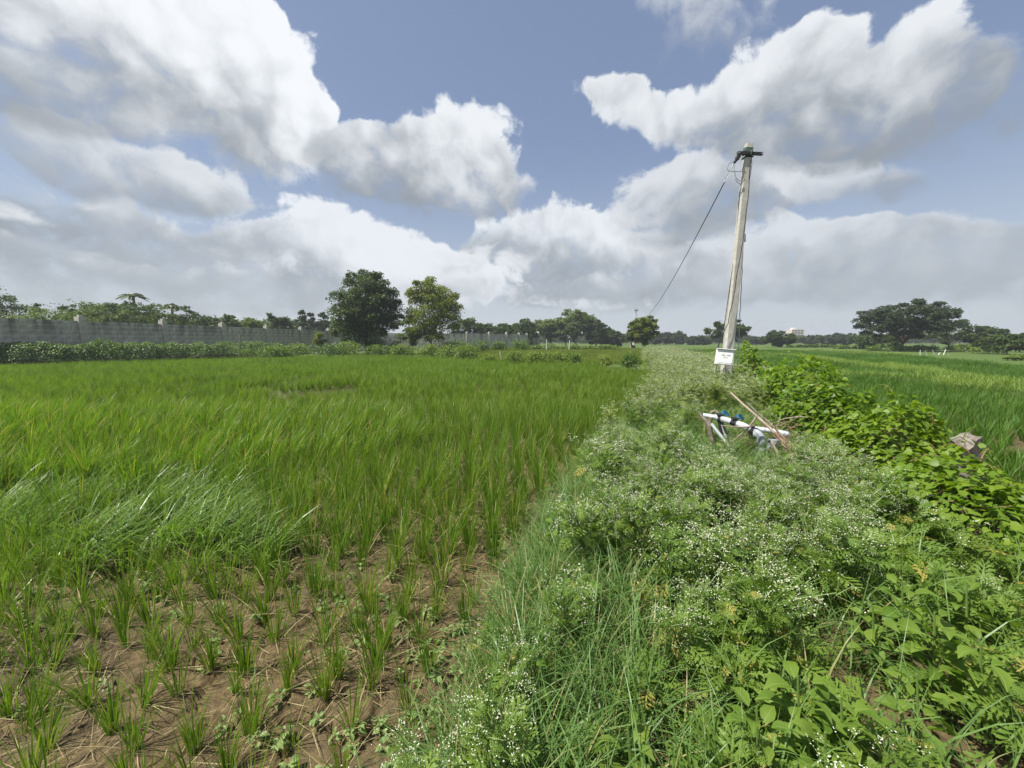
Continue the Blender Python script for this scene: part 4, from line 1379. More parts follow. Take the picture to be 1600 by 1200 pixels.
# ================================================================== GRASS
def tuft(seed, n, L, wd, r0, dth, mats, S=4, th=(.05, .6), straw=2):
    global rng
    keep = rng; rng = np.random.default_rng(seed)
    g_ = Geo()
    az = rng.uniform(0, 6.283, n); q = rng.uniform(0, 1, n) ** .5
    blades(g_, np.c_[np.cos(az) * r0 * q, np.sin(az) * r0 * q, np.full(n, -.03)], rng.uniform(0, 6.283, n), rng.uniform(*L, n), wd * rng.uniform(.6, 1.3, n), rng.uniform(*th, n), rng.uniform(*dth, n), S)
    if straw:
        blades(g_, np.zeros((straw, 3)), rng.uniform(0, 6.283, straw), rng.uniform(.2, .4, straw), np.full(straw, .004), rng.uniform(.4, 1.2, straw), rng.uniform(.3, .8, straw), S, mat=1)
    rng = keep
    return proto(g_, 'grass_tuft', mats)


GT = [tuft(400 + i, 46, (.22, .50), .0062, .11, (.5, 1.7), [M['grass'], M['straw']], 5) for i in range(6)]
RT = [tuft(420 + i, 40, (.25, .50), .014, .22, (.3, 1.2), [M['ridge'], M['straw']], 3) for i in range(4)]
gx, gy = np.meshgrid(np.arange(-2, 9, .125), np.arange(.28, 11, .125))
G0 = np.c_[gx.ravel(), gy.ravel()] + rng.normal(0, .045, (gx.size, 2))
L_, Rr_ = bund_left(G0[:, 1]), bund_right(G0[:, 1])
kg = (G0[:, 0] > L_ - .06 + .22 * (fbm(G0[:, 0] * 1.5, G0[:, 1] * 1.5, 2, 41) - .5)) & (G0[:, 0] < Rr_ + .3) & inview(G0[:, 0], G0[:, 1], np.full(len(G0), .3), 160)
gpx, gpy = pix(G0[:, 0], G0[:, 1], np.full(len(G0), .4))
zone = (gpx < 1010 + 90 * (fbm(G0[:, 0] * 2, G0[:, 1] * 2, 2, 43) - .5))
kg &= rng.random(len(G0)) < np.where(zone, .95, np.where(G0[:, 1] < 4.5, .34, .45))
G0 = G0[kg]
zg = height(G0[:, 0], G0[:, 1], False)
n = len(G0)
edge = sstep(G0[:, 0], bund_left(G0[:, 1]) - .1, bund_left(G0[:, 1]) + .3)
sg = (.55 + .5 * edge) * rng.uniform(.75, 1.15, n)
sg *= np.where((G0[:, 0] > bund_right(G0[:, 1]) - 1.3) & (G0[:, 1] > 1.6), .55, 1.0)
scatter('bund_grass', np.c_[G0, zg], np.c_[rng.normal(0, .12, (n, 2)), rng.uniform(0, 6.28, n)], sg, rng.integers(0, 6, n), GT, 'long bluish green grass growing over the bund', 'grass')
# pale grass on the ridges between the right hand fields
pr_, sr_ = [], []
for k, pl in enumerate(RIDGES):
    pts = [gp(*p, .42) for p in pl]
    g_ = Geo(); V = []; ncr = 7
    for i, p in enumerate(pts):
        a, b = pts[max(0, i - 1)], pts[min(len(pts) - 1, i + 1)]
        d = (b - a); d.z = 0; d.normalize(); nn = Vector((-d.y, d.x, 0))
        for c in range(ncr):
            t = -1 + 2 * c / (ncr - 1)
            V.append((p.x + nn.x * t * .5, p.y + nn.y * t * .5, .24 * (1 - t * t) - .06))
    F = np.array([(i * ncr + c, i * ncr + c + 1, (i + 1) * ncr + c + 1, (i + 1) * ncr + c) for i in range(len(pts) - 1) for c in range(ncr - 1)])
    g_.add(V, F, .55)
    tag(g_.obj('earth_ridge', bpy.data.materials['ground_soil'], smooth=True, kind='structure'), 'low earth ridge between the rice fields on the right')
    for i in range(len(pts) - 1):
        L1 = (pts[i + 1] - pts[i]).length
        m_ = int(L1 * 8)
        for j in range(m_):
            p = pts[i].lerp(pts[i + 1], random.random())
            pr_.append((p.x + random.gauss(0, .13), p.y + random.gauss(0, .13), .15)); sr_.append(random.uniform(.7, 1.05))
n = len(pr_)
scatter('ridge_grass', pr_, np.c_[rng.normal(0, .1, (n, 2)), rng.uniform(0, 6.28, n)], sr_, rng.integers(0, 4, n), RT, 'pale yellow-green grass on the ridges between the right fields', 'grass')

# ================================================================== WEEDS OF THE BUND
lv, lf_ = [], []
for sgn in (-1, 1):
    for t, l_ in ((.18, .22), (.34, .34), (.52, .36), (.70, .27), (.85, .16)):
        i0 = len(lv)
        zb = -.22 * t * t
        lv += [(0, t - .05, zb), (sgn * l_ * .62, t + .10, zb + .02), (sgn * l_, t + l_ * .62, zb - .05), (sgn * l_ * .42, t + .20, zb + .01)]
        lf_.append((i0, i0 + 1, i0 + 2, i0 + 3) if sgn > 0 else (i0, i0 + 3, i0 + 2, i0 + 1))
        # side lobe
        i1 = len(lv)
        lv += [(sgn * l_ * .5, t + .12, zb), (sgn * l_ * .95, t + .10, zb - .03), (sgn * l_ * .62, t + .24, zb)]
        lf_.append((i1, i1 + 1, i1 + 2, i1 + 2) if False else (i1, i1 + 1, i1 + 2, i1))
LOBE_Q = [f for f in lf_ if len(set(f)) == 4]; LOBE_T = [f[:3] for f in lf_ if len(set(f)) == 3]
i0 = len(lv)
lv += [(-.025, -.05, 0), (.025, -.05, 0), (.03, .5, -.055), (-.03, .5, -.055), (0, 1.0, -.24)]
LOBE = (np.array(lv, float), [np.array(LOBE_Q + [(i0, i0 + 1, i0 + 2, i0 + 3)]), np.array(LOBE_T + [(i0 + 3, i0 + 2, i0 + 4)])])
HEAD = (np.array([(1, 0, 0), (.3, .95, .05), (-.8, .6, 0), (-.8, -.6, .05), (.3, -.95, 0), (0, 0, .65), (0, 0, -.6)], float),
        [np.array([(i, (i + 1) % 5, 5) for i in range(5)] + [((i + 1) % 5, i, 6) for i in range(5)])])


def weed_parts(seed, H, nleaf, nbr, heads, leafL=(.08, .16), hs=.0042, lift=.0):
    """stems, lobed leaves and white flower heads of one bushy weed"""
    global rng
    keep = rng; rng = np.random.default_rng(seed)
    st, fo, fl = Geo(), Geo(), Geo()
    tube(st, [(0, 0, -.05), (rng.normal(0, .02), rng.normal(0, .02), H * .35), (rng.normal(0, .03), rng.normal(0, .03), H * .7)], [.006, .005, .003], 4, caps=False)
    n = nleaf
    az = rng.uniform(0, 6.283, n); zl = H * rng.uniform(.05, .85, n) ** .9
    rad = .02 + .10 * rng.random(n) * (1.1 - zl / H)
    merge(fo, LOBE, np.c_[np.cos(az) * rad, np.sin(az) * rad, zl], rotm(az - math.pi / 2 + rng.normal(0, .35, n), rng.normal(.35, .4, n), rng.normal(0, .35, n)),
          rng.uniform(*leafL, n) * (1.15 - .45 * zl / H))
    for k in range(nbr):
        a = rng.uniform(0, 6.283); z0 = H * rng.uniform(.35, .7)
        L = H * rng.uniform(.28, .55); sp_r = rng.uniform(.25, .75)
        e = np.array([math.cos(a) * L * sp_r, math.sin(a) * L * sp_r, z0 + L * rng.uniform(.55, .95)])
        e[2] = min(e[2], H * 1.05)
        m_ = np.array([e[0] * .4, e[1] * .4, z0 + (e[2] - z0) * .55])
        tube(st, [(0, 0, z0), m_, e], [.003, .0025, .0015], 3, caps=False)
        nl = 3
        merge(fo, LOBE, np.array([m_ * (1 - t) + e * t for t in (.1, .5, .8)]), rotm(rng.uniform(0, 6.28, nl), rng.normal(.2, .4, nl), rng.normal(0, .4, nl)), rng.uniform(.35, .7, nl) * leafL[0])
        if heads:
            for c in range(4):
                hc = e + rng.normal(0, .028, 3) * [1, 1, .5] + [0, 0, .02]
                tube(st, [e - [0, 0, .01], hc], [.0012, .0008], 3, caps=False)
                nh = max(2, int(rng.normal(heads, 1.5)))
                P = hc + rng.normal(0, .011, (nh, 3)) * [1, 1, .5]
                merge(fl, HEAD, P, rotm(rng.uniform(0, 6.28, nh), rng.normal(0, .4, nh), rng.normal(0, .4, nh)), hs * rng.uniform(.55, 1.45, nh))
    rng = keep
    return st, fo, fl


WEED = {}
for i in range(5): WEED['f%d' % i] = weed_parts(500 + i, .50 + .05 * (i % 3), 26, 22, 4.6 + .6 * (i % 3), hs=.0025)
for i in range(4): WEED['l%d' % i] = weed_parts(520 + i, .36 + .03 * (i % 2), 34, 5, 2.5 if i == 1 else 0, (.10, .18), .0040)
for i in range(4): WEED['p%d' % i] = weed_parts(540 + i, .70, 50, 20, 1.6, (.08, .15), .0042)
WMESH = {}
for k, (st, fo, fl) in WEED.items():
    lm = M['pale'] if k[0] == 'p' else M['parth']
    WMESH[k] = (st.mesh('stem', M['parth_stem']), fo.mesh('foliage', lm), fl.mesh('flower_head', M['flower']) if fl.V else None, lm)


def weed_proto(k):
    st, fo, fl = WEED[k]
    g_ = Geo()
    for m_, q in enumerate((st, fo, fl)):
        for F, Mm in zip(q.F, q.M): pass
        if not q.V: continue
        V = np.concatenate(q.V); A = np.concatenate(q.A)
        off = 0
        g_.add(V, [f for f in q.F], A, m_)
    return proto(g_, 'weed', [M['parth_stem'], WMESH[k][3], M['flower']])


WP = {k: weed_proto(k) for k in WEED}
gx, gy = np.meshgrid(np.arange(-2, 17, .25), np.arange(.35, 38, .25))
C0 = np.c_[gx.ravel(), gy.ravel()] + rng.normal(0, .085, (gx.size, 2))
L_, Rr_ = bund_left(C0[:, 1]), bund_right(C0[:, 1])
C1 = C0[(C0[:, 1] < 4.3)] + [.125, .125]
px1, py1 = pix(C1[:, 0], C1[:, 1], np.full(len(C1), .55))
C1 = C1[inpoly(px1, py1, [(925, 690), (1100, 700), (1290, 715), (1400, 790), (1330, 880), (1285, 985), (1130, 1000), (1000, 930), (930, 820)]) & (rng.random(len(C1)) < .7)]
C0 = np.r_[C0, C1]
L_, Rr_ = bund_left(C0[:, 1]), bund_right(C0[:, 1])
C0 = C0[(C0[:, 0] > L_ - .02) & (C0[:, 0] < Rr_ - .12) & inview(C0[:, 0], C0[:, 1], np.full(len(C0), .5), 60)]
cpx, cpy = pix(C0[:, 0], C0[:, 1], np.full(len(C0), .55))
Z1 = [(925, 690), (1100, 700), (1290, 715), (1400, 790), (1330, 880), (1285, 985), (1130, 1000), (1000, 930), (930, 820)]
pipes_gap = [tuple(gp(*p, .21)[:2]) for p in ((1065, 800), (1265, 800), (1262, 662), (1080, 655))]
weeds = []
for (x, y), px, py in zip(C0, cpx, cpy):
    u = random.random()
    if y > 7.2:
        typ = random.choice(['p0', 'p1', 'p2', 'p3']) if u < .72 else random.choice(['f0', 'l0', 'l1'])
        if y > 16 and random.random() < .35: continue
        s = 1.0 + .25 * min(1, (y - 7) / 8)
        if x > bund_right(y) - .9: s *= .8
    elif y > 4.3:
        if u < .22: continue
        typ = random.choice(['l0', 'l1', 'l2', 'f1', 'f2', 'p1']); s = .95
        if px < 1100 and u < .5: typ = random.choice(['l0', 'l2', 'l3']); s = .9
    elif inpoly(np.array([px]), np.array([py]), Z1)[0]:
        if u < .06: continue
        typ = 'f%d' % random.randrange(5) if u < .86 else 'l%d' % random.randrange(4); s = 1.0
    elif px > 1120 - .12 * (py - 700):
        if py > 930 or px > 1330:
            if u < .10: continue
            typ = 'l%d' % random.randrange(4) if u < .74 else 'f%d' % random.randrange(5); s = .95
        else:
            typ = random.choice(['f0', 'f3', 'l1', 'l3']); s = .95
    else:
        if py > 940 and u < .38: typ = 'f%d' % random.randrange(5); s = .85
        elif py > 940 and u < .48: typ = 'l%d' % random.randrange(4); s = .8
        elif u < .10: typ = 'l%d' % random.randrange(4); s = .75
        else: continue
    if pipes_gap and inpoly(np.array([x]), np.array([y]), pipes_gap)[0]:
        if random.random() < .12: continue
        s *= .66
    if 2.1 < y < 9.5 and x > bund_right(y) - (.80 if y < 2.55 else 1.05 if y < 3.3 else .85):
        if y < 3.3 or x > bund_right(y) - .5 or random.random() < .5: continue
        s *= .6
    weeds.append((x, y, typ, s * random.uniform(.8, 1.15)))
weeds.append((*gp(925, 905, .21)[:2], 'f2', 1.0))
for q_ in ((1500, 915), (1545, 925), (1590, 935), (1525, 955), (1570, 965), (1610, 985), (1480, 940), (1555, 1000)):
    weeds.append((*gp(*q_, .21)[:2], 'l%d' % random.randrange(4), random.uniform(.5, .7)))
weeds.sort(key=lambda t: t[0] ** 2 + t[1] ** 2)
WLAB = {'f': ('bushy white-flowered weed ', 'white-flowered weeds on the bund'),
        'l': ('leafy green weed with deeply lobed leaves ', 'leafy lobed weeds on the bund'),
        'p': ('tall pale green feathery weed ', 'pale weeds toward the electric pole')}


def wzone(px, py):
    if py < 640: return 'around the foot of the electric pole'
    if py < 760: return 'left of the pipes' if px < 1090 else 'around the pipes' if px < 1260 else 'below the vine mounds'
    if py > 1080: return 'by the bottom edge, ' + ('next to the mud' if px < 850 else 'among grass' if px < 1150 else 'among broad leaves' if px < 1400 else 'in the right corner')
    if px < 950: return 'growing out of the grass beside the rice'
    if px > 1400: return 'under the vine at the right edge'
    if py > 950: return 'in front of the flowering patch' if px < 1180 else 'around the broad-leaved plants'
    return 'in the ' + ('left' if px < 1080 else 'middle' if px < 1230 else 'right') + ' part of the flowering patch'


cnt = {'f': 0, 'l': 0, 'p': 0}
wst = {'P': [], 'R': [], 'S': [], 'I': []}
wkeys = list(WP)
for x, y, typ, s in weeds:
    z = float(height(np.array([x]), np.array([y]), False)[0]) - .01
    rot = (random.gauss(.0, .10), random.gauss(.08, .10), random.uniform(0, 6.28))
    px, py = pix(x, y, .45)
    if 0 < px < 1600 and py < 1230 and cnt[typ[0]] < (130, 130, 60)['flp'.index(typ[0])]:
        cnt[typ[0]] += 1
        o = empty('flowering_weed' if typ[0] == 'f' else ('lobed_weed' if typ[0] == 'l' else 'pale_weed'), (x, y, z), WLAB[typ[0]][0] + wzone(px, py), 'weed', WLAB[typ[0]][1])
        o.rotation_euler = rot; o.scale = (s, s, s)
        for nm, me in zip(('stem', 'foliage', 'flower_head'), WMESH[typ]):
            if me is None: continue
            c = bpy.data.objects.new(nm, me); COL.objects.link(c); c.parent = o; c['kind'] = 'stuff'
    else:
        wst['P'].append((x, y, z)); wst['R'].append(rot); wst['S'].append(s); wst['I'].append(wkeys.index(typ))
scatter('bund_weeds', wst['P'], wst['R'], wst['S'], wst['I'], [WP[k] for k in wkeys], 'mass of white-flowered and lobed weeds along the bund', 'weeds')
# the one tall weed that stands clear of the rest
st, fo, fl = weed_parts(777, .74, 34, 15, 5, (.09, .16), .0045)
p = gp(942, 815, .21)
o = empty('flowering_weed', (p.x, p.y, .19), 'tall upright weed with bare stem standing clear at the left edge of the bund', 'weed')
st.obj('stem', M['parth_stem'], o); fo.obj('foliage', M['parth'], o, kind='stuff'); fl.obj('flower_head', M['flower'], o, kind='stuff')

# ------------------------------------------------------------------ broad-leaved plants, vines on the fence line
BLEAF = (np.array([(0, 0, 0), (-.20, .16, .05), (0, .18, .0), (.20, .16, .05), (-.33, .42, .07), (0, .45, -.02), (.33, .42, .07), (-.27, .72, .02), (0, .74, -.08), (.27, .72, .02), (0, 1.02, -.26)], float) * [1, 1, 1.6],
         [np.array([(1, 2, 5, 4), (2, 3, 6, 5), (4, 5, 8, 7), (5, 6, 9, 8)]), np.array([(0, 2, 1), (0, 3, 2), (7, 8, 10), (8, 9, 10)])])
VLEAF = (np.array([(0, .06, 0), (-.22, -.04, .03), (.22, -.04, .03), (-.44, .20, .06), (0, .25, -.01), (.44, .20, .06), (-.40, .48, .04), (0, .5, -.03), (.40, .48, .04), (-.20, .78, -.04), (0, .78, -.09), (.20, .78, -.04), (0, 1.06, -.20)], float),
         [np.array([(1, 0, 4, 3), (0, 2, 5, 4), (3, 4, 7, 6), (4, 5, 8, 7), (6, 7, 10, 9), (7, 8, 11, 10)]), np.array([(9, 10, 12), (10, 11, 12)])])


def leaf_mesh(tm, name, mat, v):
    g_ = Geo(); g_.add(tm[0], tm[1], v); return g_.mesh(name, M[mat], True)


BL = [leaf_mesh(BLEAF, 'leaf', 'broad_near', v) for v in (.05, .3, .5, .7, .88)]
VL = [leaf_mesh(VLEAF, 'leaf', 'vine_near', v) for v in (.05, .25, .45, .65, .8, .9)]


def leaf_obj(me, parent, P, Rm, s):
    o = bpy.data.objects.new('leaf', me); COL.objects.link(o); o.parent = parent
    o.location = P; o.rotation_euler = Matrix(Rm.tolist()).to_euler(); o.scale = (s, s, s)
    return o


for (px, py, h, nl, L, lab) in [
    (1418, 932, .42, 14, .105, 'broad-leaved plant left of the dark hollow under the vine'),
    (1470, 985, .42, 15, .125, 'broad-leaved plant with one large round pale leaf right of centre of the weeds'),
    (1520, 935, .40, 12, .10, 'broad-leaved plant under the lobed weeds near the right edge'),
    (1372, 968, .36, 12, .09, 'small broad-leaved plant between lobed weeds below the flower patch'),
    (1255, 1092, .42, 18, .115, 'largest broad-leaved plant at the bottom centre right'),
    (1325, 1125, .40, 16, .11, 'broad-leaved plant with overlapping long leaves by the bottom edge'),
    (1190, 1140, .38, 14, .10, 'broad-leaved plant behind grass blades at the bottom, left of the largest'),
    (1300, 1180, .36, 12, .10, 'yellowish broad-leaved plant cut by the bottom edge'),
    (1545, 1035, .40, 12, .11, 'broad-leaved plant with bright yellow-green leaves among white flowers on the right'),
    (1445, 1085, .38, 12, .10, 'broad-leaved plant in the dark gap at lower right'),
    (822, 1052, .34, 6, .10, 'small pale broad-leaved plant alone in the grass at lower left of the bund'),
    (1052, 765, .36, 9, .07, 'little broad-leaved plant at the upper left of the flower patch'),
    (872, 800, .40, 12, .075, 'light green bushy plant at the left tip of the grass'),
    (985, 1165, .34, 8, .09, 'broad-leaved plant half buried in grass at the bottom'),
]:
    p = gp(px, py, .21 + h * .8)
    o = empty('broad_leaved_plant', (p.x, p.y, .18), lab, 'plant')
    st = Geo(); tube(st, [(0, 0, 0), (.01, .02, h * .6), (.0, .03, h)], [.006, .005, .003], 5); st.obj('stem', M['parth_stem'], o)
    for k in range(int(nl * 1.5)):
        a = k * 2.4 + random.uniform(-.3, .3); t = .30 + .70 * k / (nl * 1.5)
        Rm = rotm(np.array([a - math.pi / 2]), np.array([.75 * (t - .35) + random.gauss(0, .25)]), np.array([random.gauss(0, .35)]))[0]
        leaf_obj(random.choice(BL), o, (math.cos(a) * .035, math.sin(a) * .035 + .02, h * t), Rm, L * (1.0 - .4 * t) * random.uniform(.75, 1.15))


def vine(path, hw, ht, n, ls, label, seed, nparts=0, ntop=0.0):
    base = Vector((path[0][0], path[0][1], .12))
    o = empty('vine_bush', base, label, 'bush')
    pts = [Vector((x, y, 0)) - Vector((base.x, base.y, 0)) for x, y in path]
    P, Rm, S = mound_leaves(None, n, pts, hw, ht, ls, seed, .55)
    d = np.linalg.norm(P + np.array(base) - [0, 0, EYE], axis=1)
    size = S / d
    ctr = np.array([pts[len(pts) // 2].x, pts[len(pts) // 2].y, ht * .4])
    tocam = np.array([0, 0, EYE]) - (ctr + np.array(base)); tocam /= np.linalg.norm(tocam)
    front = ((P - ctr) @ tocam)
    score = size * (1 + .5 * np.clip(front, -.6, .6))
    idx = np.argsort(-score)
    part = idx[:nparts]; rest = idx[nparts:]
    for i in part:
        leaf_obj(VL[int(rng.integers(0, len(VL)))], o, P[i], Rm[i], float(S[i]))
    g_ = Geo(); merge(g_, VLEAF, P[rest], Rm[rest], S[rest]); g_.obj('foliage', M['vine'], o, kind='stuff', smooth=True)
    st = Geo()
    r = np.random.default_rng(seed)
    sh = Geo()
    for k in range(int(10 + n / 160)):
        e = P[r.integers(0, n)]
        if e[2] < ht * .35: continue
        a = r.uniform(0, 6.28); L = r.uniform(.14, .42)
        t = np.linspace(0, 1, 8)
        C = e + np.c_[np.cos(a) * L * t * .7, np.sin(a) * L * t * .7, L * (1.0 * t - 1.05 * t * t) + .02]
        tube(st, C, [.0035 - .0025 * q for q in t], 4, caps=False)
        merge(sh, VLEAF, C[1:], rotm(a + np.where(np.arange(7) % 2, 1, -1) * 1.1 - 1.57 + r.normal(0, .3, 7), r.normal(-.35, .35, 7), r.normal(0, .35, 7)), ls * np.linspace(1.0, .4, 7) * r.uniform(.75, 1.15))
    if sh.V: sh.obj('shoot', M['vine'], o, kind='stuff', smooth=True)
    for k in range(16):
        e = P[r.integers(0, n)]; b = pts[r.integers(0, len(pts))]
        m_ = (e + np.array(b)) / 2 + r.normal(0, .08, 3) + [0, 0, .12]
        tube(st, [(b.x, b.y, -.1), m_, e], [.008, .006, .003], 4, caps=False)
    st.obj('stem', M['twig'], o, kind='stuff')
    return o


def fx(y, d=0.0): return (float(bund_right(y)) + d, y)


vine([fx(2.05, -.30), fx(2.4, -.48), fx(2.8, -.50), fx(3.15, -.40), fx(3.5, -.20)], .58, .60, 3600, .060, 'yellow-green vine heaped below the stone fence post at the right edge', 61, 300)
vine([fx(3.75, -.18), fx(4.2, -.22), fx(4.7, -.25), fx(5.1, -.2)], .60, .84, 2600, .070, 'bright vine mound just left of the stone fence post', 62, 300)
vine([fx(5.2, -.3), fx(5.8, -.35), fx(6.4, -.3)], .62, .90, 2200, .074, 'vine mound behind the twig heap and pipes', 63, 220)
vine([fx(6.6, -.25), fx(7.4, -.25), fx(8.3, -.25), fx(9.2, -.2)], .66, 1.08, 2200, .085, 'tallest vine mound farther along the fence line behind the pipes', 64, 160)
vine([fx(9.8, -.2), fx(10.6, -.2), fx(11.4, -.1)], .55, .85, 700, .10, 'vine around the second stone post right of the meter box', 65, 0)
vine([(PB.x - .16, 9.2), (PB.x + .12, 9.25), (PB.x + .6, 9.45)], .26, 1.55, 620, .080, 'leafy climber beside the meter box at the foot of the leaning pole', 66, 0)
vine([(PB.x - .55, 12.5), (PB.x - .2, 12.8)], .7, 1.0, 500, .10, 'round yellow-green vine clump left behind the meter box', 67, 0)
vine([fx(16, -.3), fx(20, -.3)], .6, .9, 700, .11, 'vine patch by the third stone post far along the fence line', 68, 0)


# ------------------------------------------------------------------ stone fence posts
def stone(px, py_top, Y, wd, dep, label, seed, lean=(0, 0), z0=0.0):
    r = np.random.default_rng(seed)
    top = dp(px, py_top, Y)
    g_ = Geo()
    n, rings = 14, 12
    H = top.z - z0
    V = []
    for i in range(rings + 1):
        t = i / rings
        for k in range(n):
            a = 2 * math.pi * (k + .5) / n
            c, s_ = math.cos(a), math.sin(a)
            m_ = max(abs(c), abs(s_)) ** .85
            sc_ = (.66 + .36 * t ** 2.2)
            V.append((c / m_ * wd / 2 * sc_ + lean[0] * t, s_ / m_ * dep / 2 * sc_ + lean[1] * t, H * t * (1 + .07 * (s_ + c * .6) * t ** 3)))
    V = np.array(V)
    nz_ = fbm(V[:, 0] * 9 + seed + V[:, 1] * 7, V[:, 2] * 9, 4, seed) - .5
    V[:, :2] *= (1 + .22 * nz_)[:, None]
    V[:, 2] += nz_ * .06 * (V[:, 2] / H)
    F = np.array([(i * n + k, i * n + (k + 1) % n, (i + 1) * n + (k + 1) % n, (i + 1) * n + k) for i in range(rings) for k in range(n)])
    cidx = len(V)
    V = np.r_[V, [[lean[0], lean[1], H * 1.03]]]
    T = np.array([(rings * n + k, rings * n + (k + 1) % n, cidx) for k in range(n)])
    g_.add(V, [F, T])
    o = g_.obj('stone_post', M['granite']); o.location = (top.x - lean[0], Y - lean[1], z0)
    o.rotation_euler = (0, 0, R_(38))
    return tag(o, label, 'stone post')


def quarry_stone():
    """four-sided split granite post with one edge to the camera and a slanting top"""
    top = [dp(1482, 686, 3.52), dp(1512, 704, 3.42), dp(1533, 682, 3.56), dp(1507, 675, 3.70)]
    low = [dp(1496, 722, 3.55), dp(1517, 740, 3.45), dp(1542, 730, 3.58), dp(1512, 715, 3.72)]
    base = Vector((low[1].x, low[1].y, .0))
    ring = []
    for k, t in enumerate((0, .22, .45, .7, .88, 1.0)):
        r_ = []
        for i in range(4):
            a_, b_ = top[i], low[i]
            c_ = a_ + (b_ - a_) * min(1, t / .45)
            if t > .45: c_ = Vector((c_.x, c_.y, b_.z + (-.1 - b_.z) * (t - .45) / .55))
            r_.append(c_)
        pts = []
        for i in range(4):
            for j in range(4): pts.append(r_[i].lerp(r_[(i + 1) % 4], j / 4))
        ring.append(pts)
    V = np.array([tuple(p - base) for r_ in ring for p in r_])
    nz_ = np.random.default_rng(4).normal(0, .005, V.shape); V += nz_
    n = 16
    F = np.array([(i * n + k, (i + 1) * n + k, (i + 1) * n + (k + 1) % n, i * n + (k + 1) % n) for i in range(len(ring) - 1) for k in range(n)])
    ctr = V[:n].mean(0)
    inn = ctr + (V[:n] - ctr) * .60 + np.random.default_rng(6).normal(0, .004, (n, 3)) + [0, 0, .006]
    i0 = len(V); V = np.r_[V, inn, [ctr + [0, 0, .008]]]
    F = np.r_[F, np.array([(k, (k + 1) % n, i0 + (k + 1) % n, i0 + k) for k in range(n)])]
    T = np.array([(i0 + k, i0 + (k + 1) % n, len(V) - 1) for k in range(n)])
    g_ = Geo(); g_.add(V, [F, T])
    o = g_.obj('stone_post', M['granite']); o.location = base
    tag(o, 'large rough granite fence post at the right with tendrils on its top', 'stone post')


quarry_stone()
stone(1191, 574, 11.6, .26, .24, 'second granite fence post right of the meter box', 5, (-.05, 0))
stone(1057, 545, 30, .34, .3, 'small dark stone fence post far behind the weeds left of the pole', 8)
td = Geo(); T_ = dp(1512, 680, 3.5)
for pl in (((1505, 684), (1511, 672), (1520, 668), (1526, 664)), ((1480, 690), (1500, 682), (1512, 690), (1520, 695)), ((1518, 686), (1530, 700), (1538, 712), (1540, 728)), ((1522, 735), (1540, 752), (1549, 772), (1553, 790))):
    tube(td, [dp(x, y, 3.36) - T_ for x, y in pl], .0035, 5)
Pn = np.array([tuple(dp(x, y, 3.36) - T_) for x, y in ((1516, 684), (1522, 688), (1536, 700), (1540, 714), (1508, 690), (1530, 724), (1500, 727), (1512, 726))])
merge(td, VLEAF, Pn, rotm(rng.uniform(0, 6.28, 8), rng.normal(0, .4, 8), rng.normal(0, .4, 8)), rng.uniform(.035, .065, 8))
to = td.obj('vine_tendril', M['vine'], kind=None); to.location = T_
tag(to, 'thin yellow tendrils creeping over the large granite post', 'vine')


# ================================================================== PIPES AND STICKS
def yp(px): return 4.95 - .60 * (px - 1099) / 131


def pp_(px, py, dz=0.0): return dp(px, py, yp(px) + dz)


O_ = pp_(1145, 660); O_.z = .18
mroot = empty('pipe_manifold', O_, 'white and grey irrigation pipes with black joints and two blue valves on the bund', 'pipes')


def tb(name, pts, r, mat, parent=mroot, sides=12, dz=0.0):
    s = Geo(); tube(s, [pp_(x, y, dz) - O_ for x, y in pts], r, sides); return s.obj(name, M[mat], parent, smooth=False)


tb('outlet_pipe', ((1099, 649), (1107, 650), (1119, 652)), .028, 'pvc')
tb('outlet_rim', ((1097, 649.5), (1099.5, 649.2)), .031, 'black')
tb('reducer', ((1117, 651.5), (1121, 652), (1122.5, 652.5)), [.032, .045, .045], 'pvc')
tb('rubber_joint', ((1121, 653), (1126, 654)), .043, 'black')
tb('header_pipe', ((1125.5, 653.8), (1143, 659)), .038, 'pvc')
tb('rubber_joint', ((1142, 658), (1150, 661.5)), .046, 'black')
tb('header_pipe', ((1149, 661), (1174, 670)), .041, 'pvc')
tb('rubber_joint', ((1172, 671), (1181, 676)), .054, 'black')
tb('end_pipe', ((1180, 670), (1205, 673), (1226, 677.5)), .031, 'pvc', dz=.12)
tb('end_cap', ((1224, 677), (1231, 679), (1233, 680)), [.033, .033, .020], 'pvc_grey', dz=.12)
s = Geo()
arc = [(1178, 677), (1182, 677.5), (1186, 679.5), (1189, 683), (1190, 688), (1190, 700)]
tube(s, [pp_(x, y, -.06) - O_ for x, y in arc], .053, 14); s.obj('elbow', M['pvc_grey'], mroot, smooth=True)
s = Geo(); tube(s, [pp_(1190, 699, -.06) - O_, pp_(1190, 703, -.06) - O_], .058, 14); s.obj('collar', M['pvc_grey'], mroot)
s = Geo(); e = pp_(1190, 702, -.06) - O_; tube(s, [e, Vector((e.x - .01, e.y, -.1))], .049, 14); s.obj('riser_pipe', M['pvc_grey'], mroot)
s = Geo(); e = pp_(1206, 690, .1) - O_; tube(s, [e, e + Vector((.02, 0, .03)), Vector((e.x - .01, e.y, -.1))], [.05, .055, .055], 12); s.obj('riser_pipe', M['pvc_grey'], mroot)
tb('drain_pipe', ((1123, 656), (1125, 664), (1128, 678)), .020, 'black')
tb('drain_pipe', ((1128, 660), (1132, 670), (1138, 683)), .016, 'black')
tb('drain_pipe', ((1127, 662), (1130, 672), (1135, 684)), .012, 'pvc')
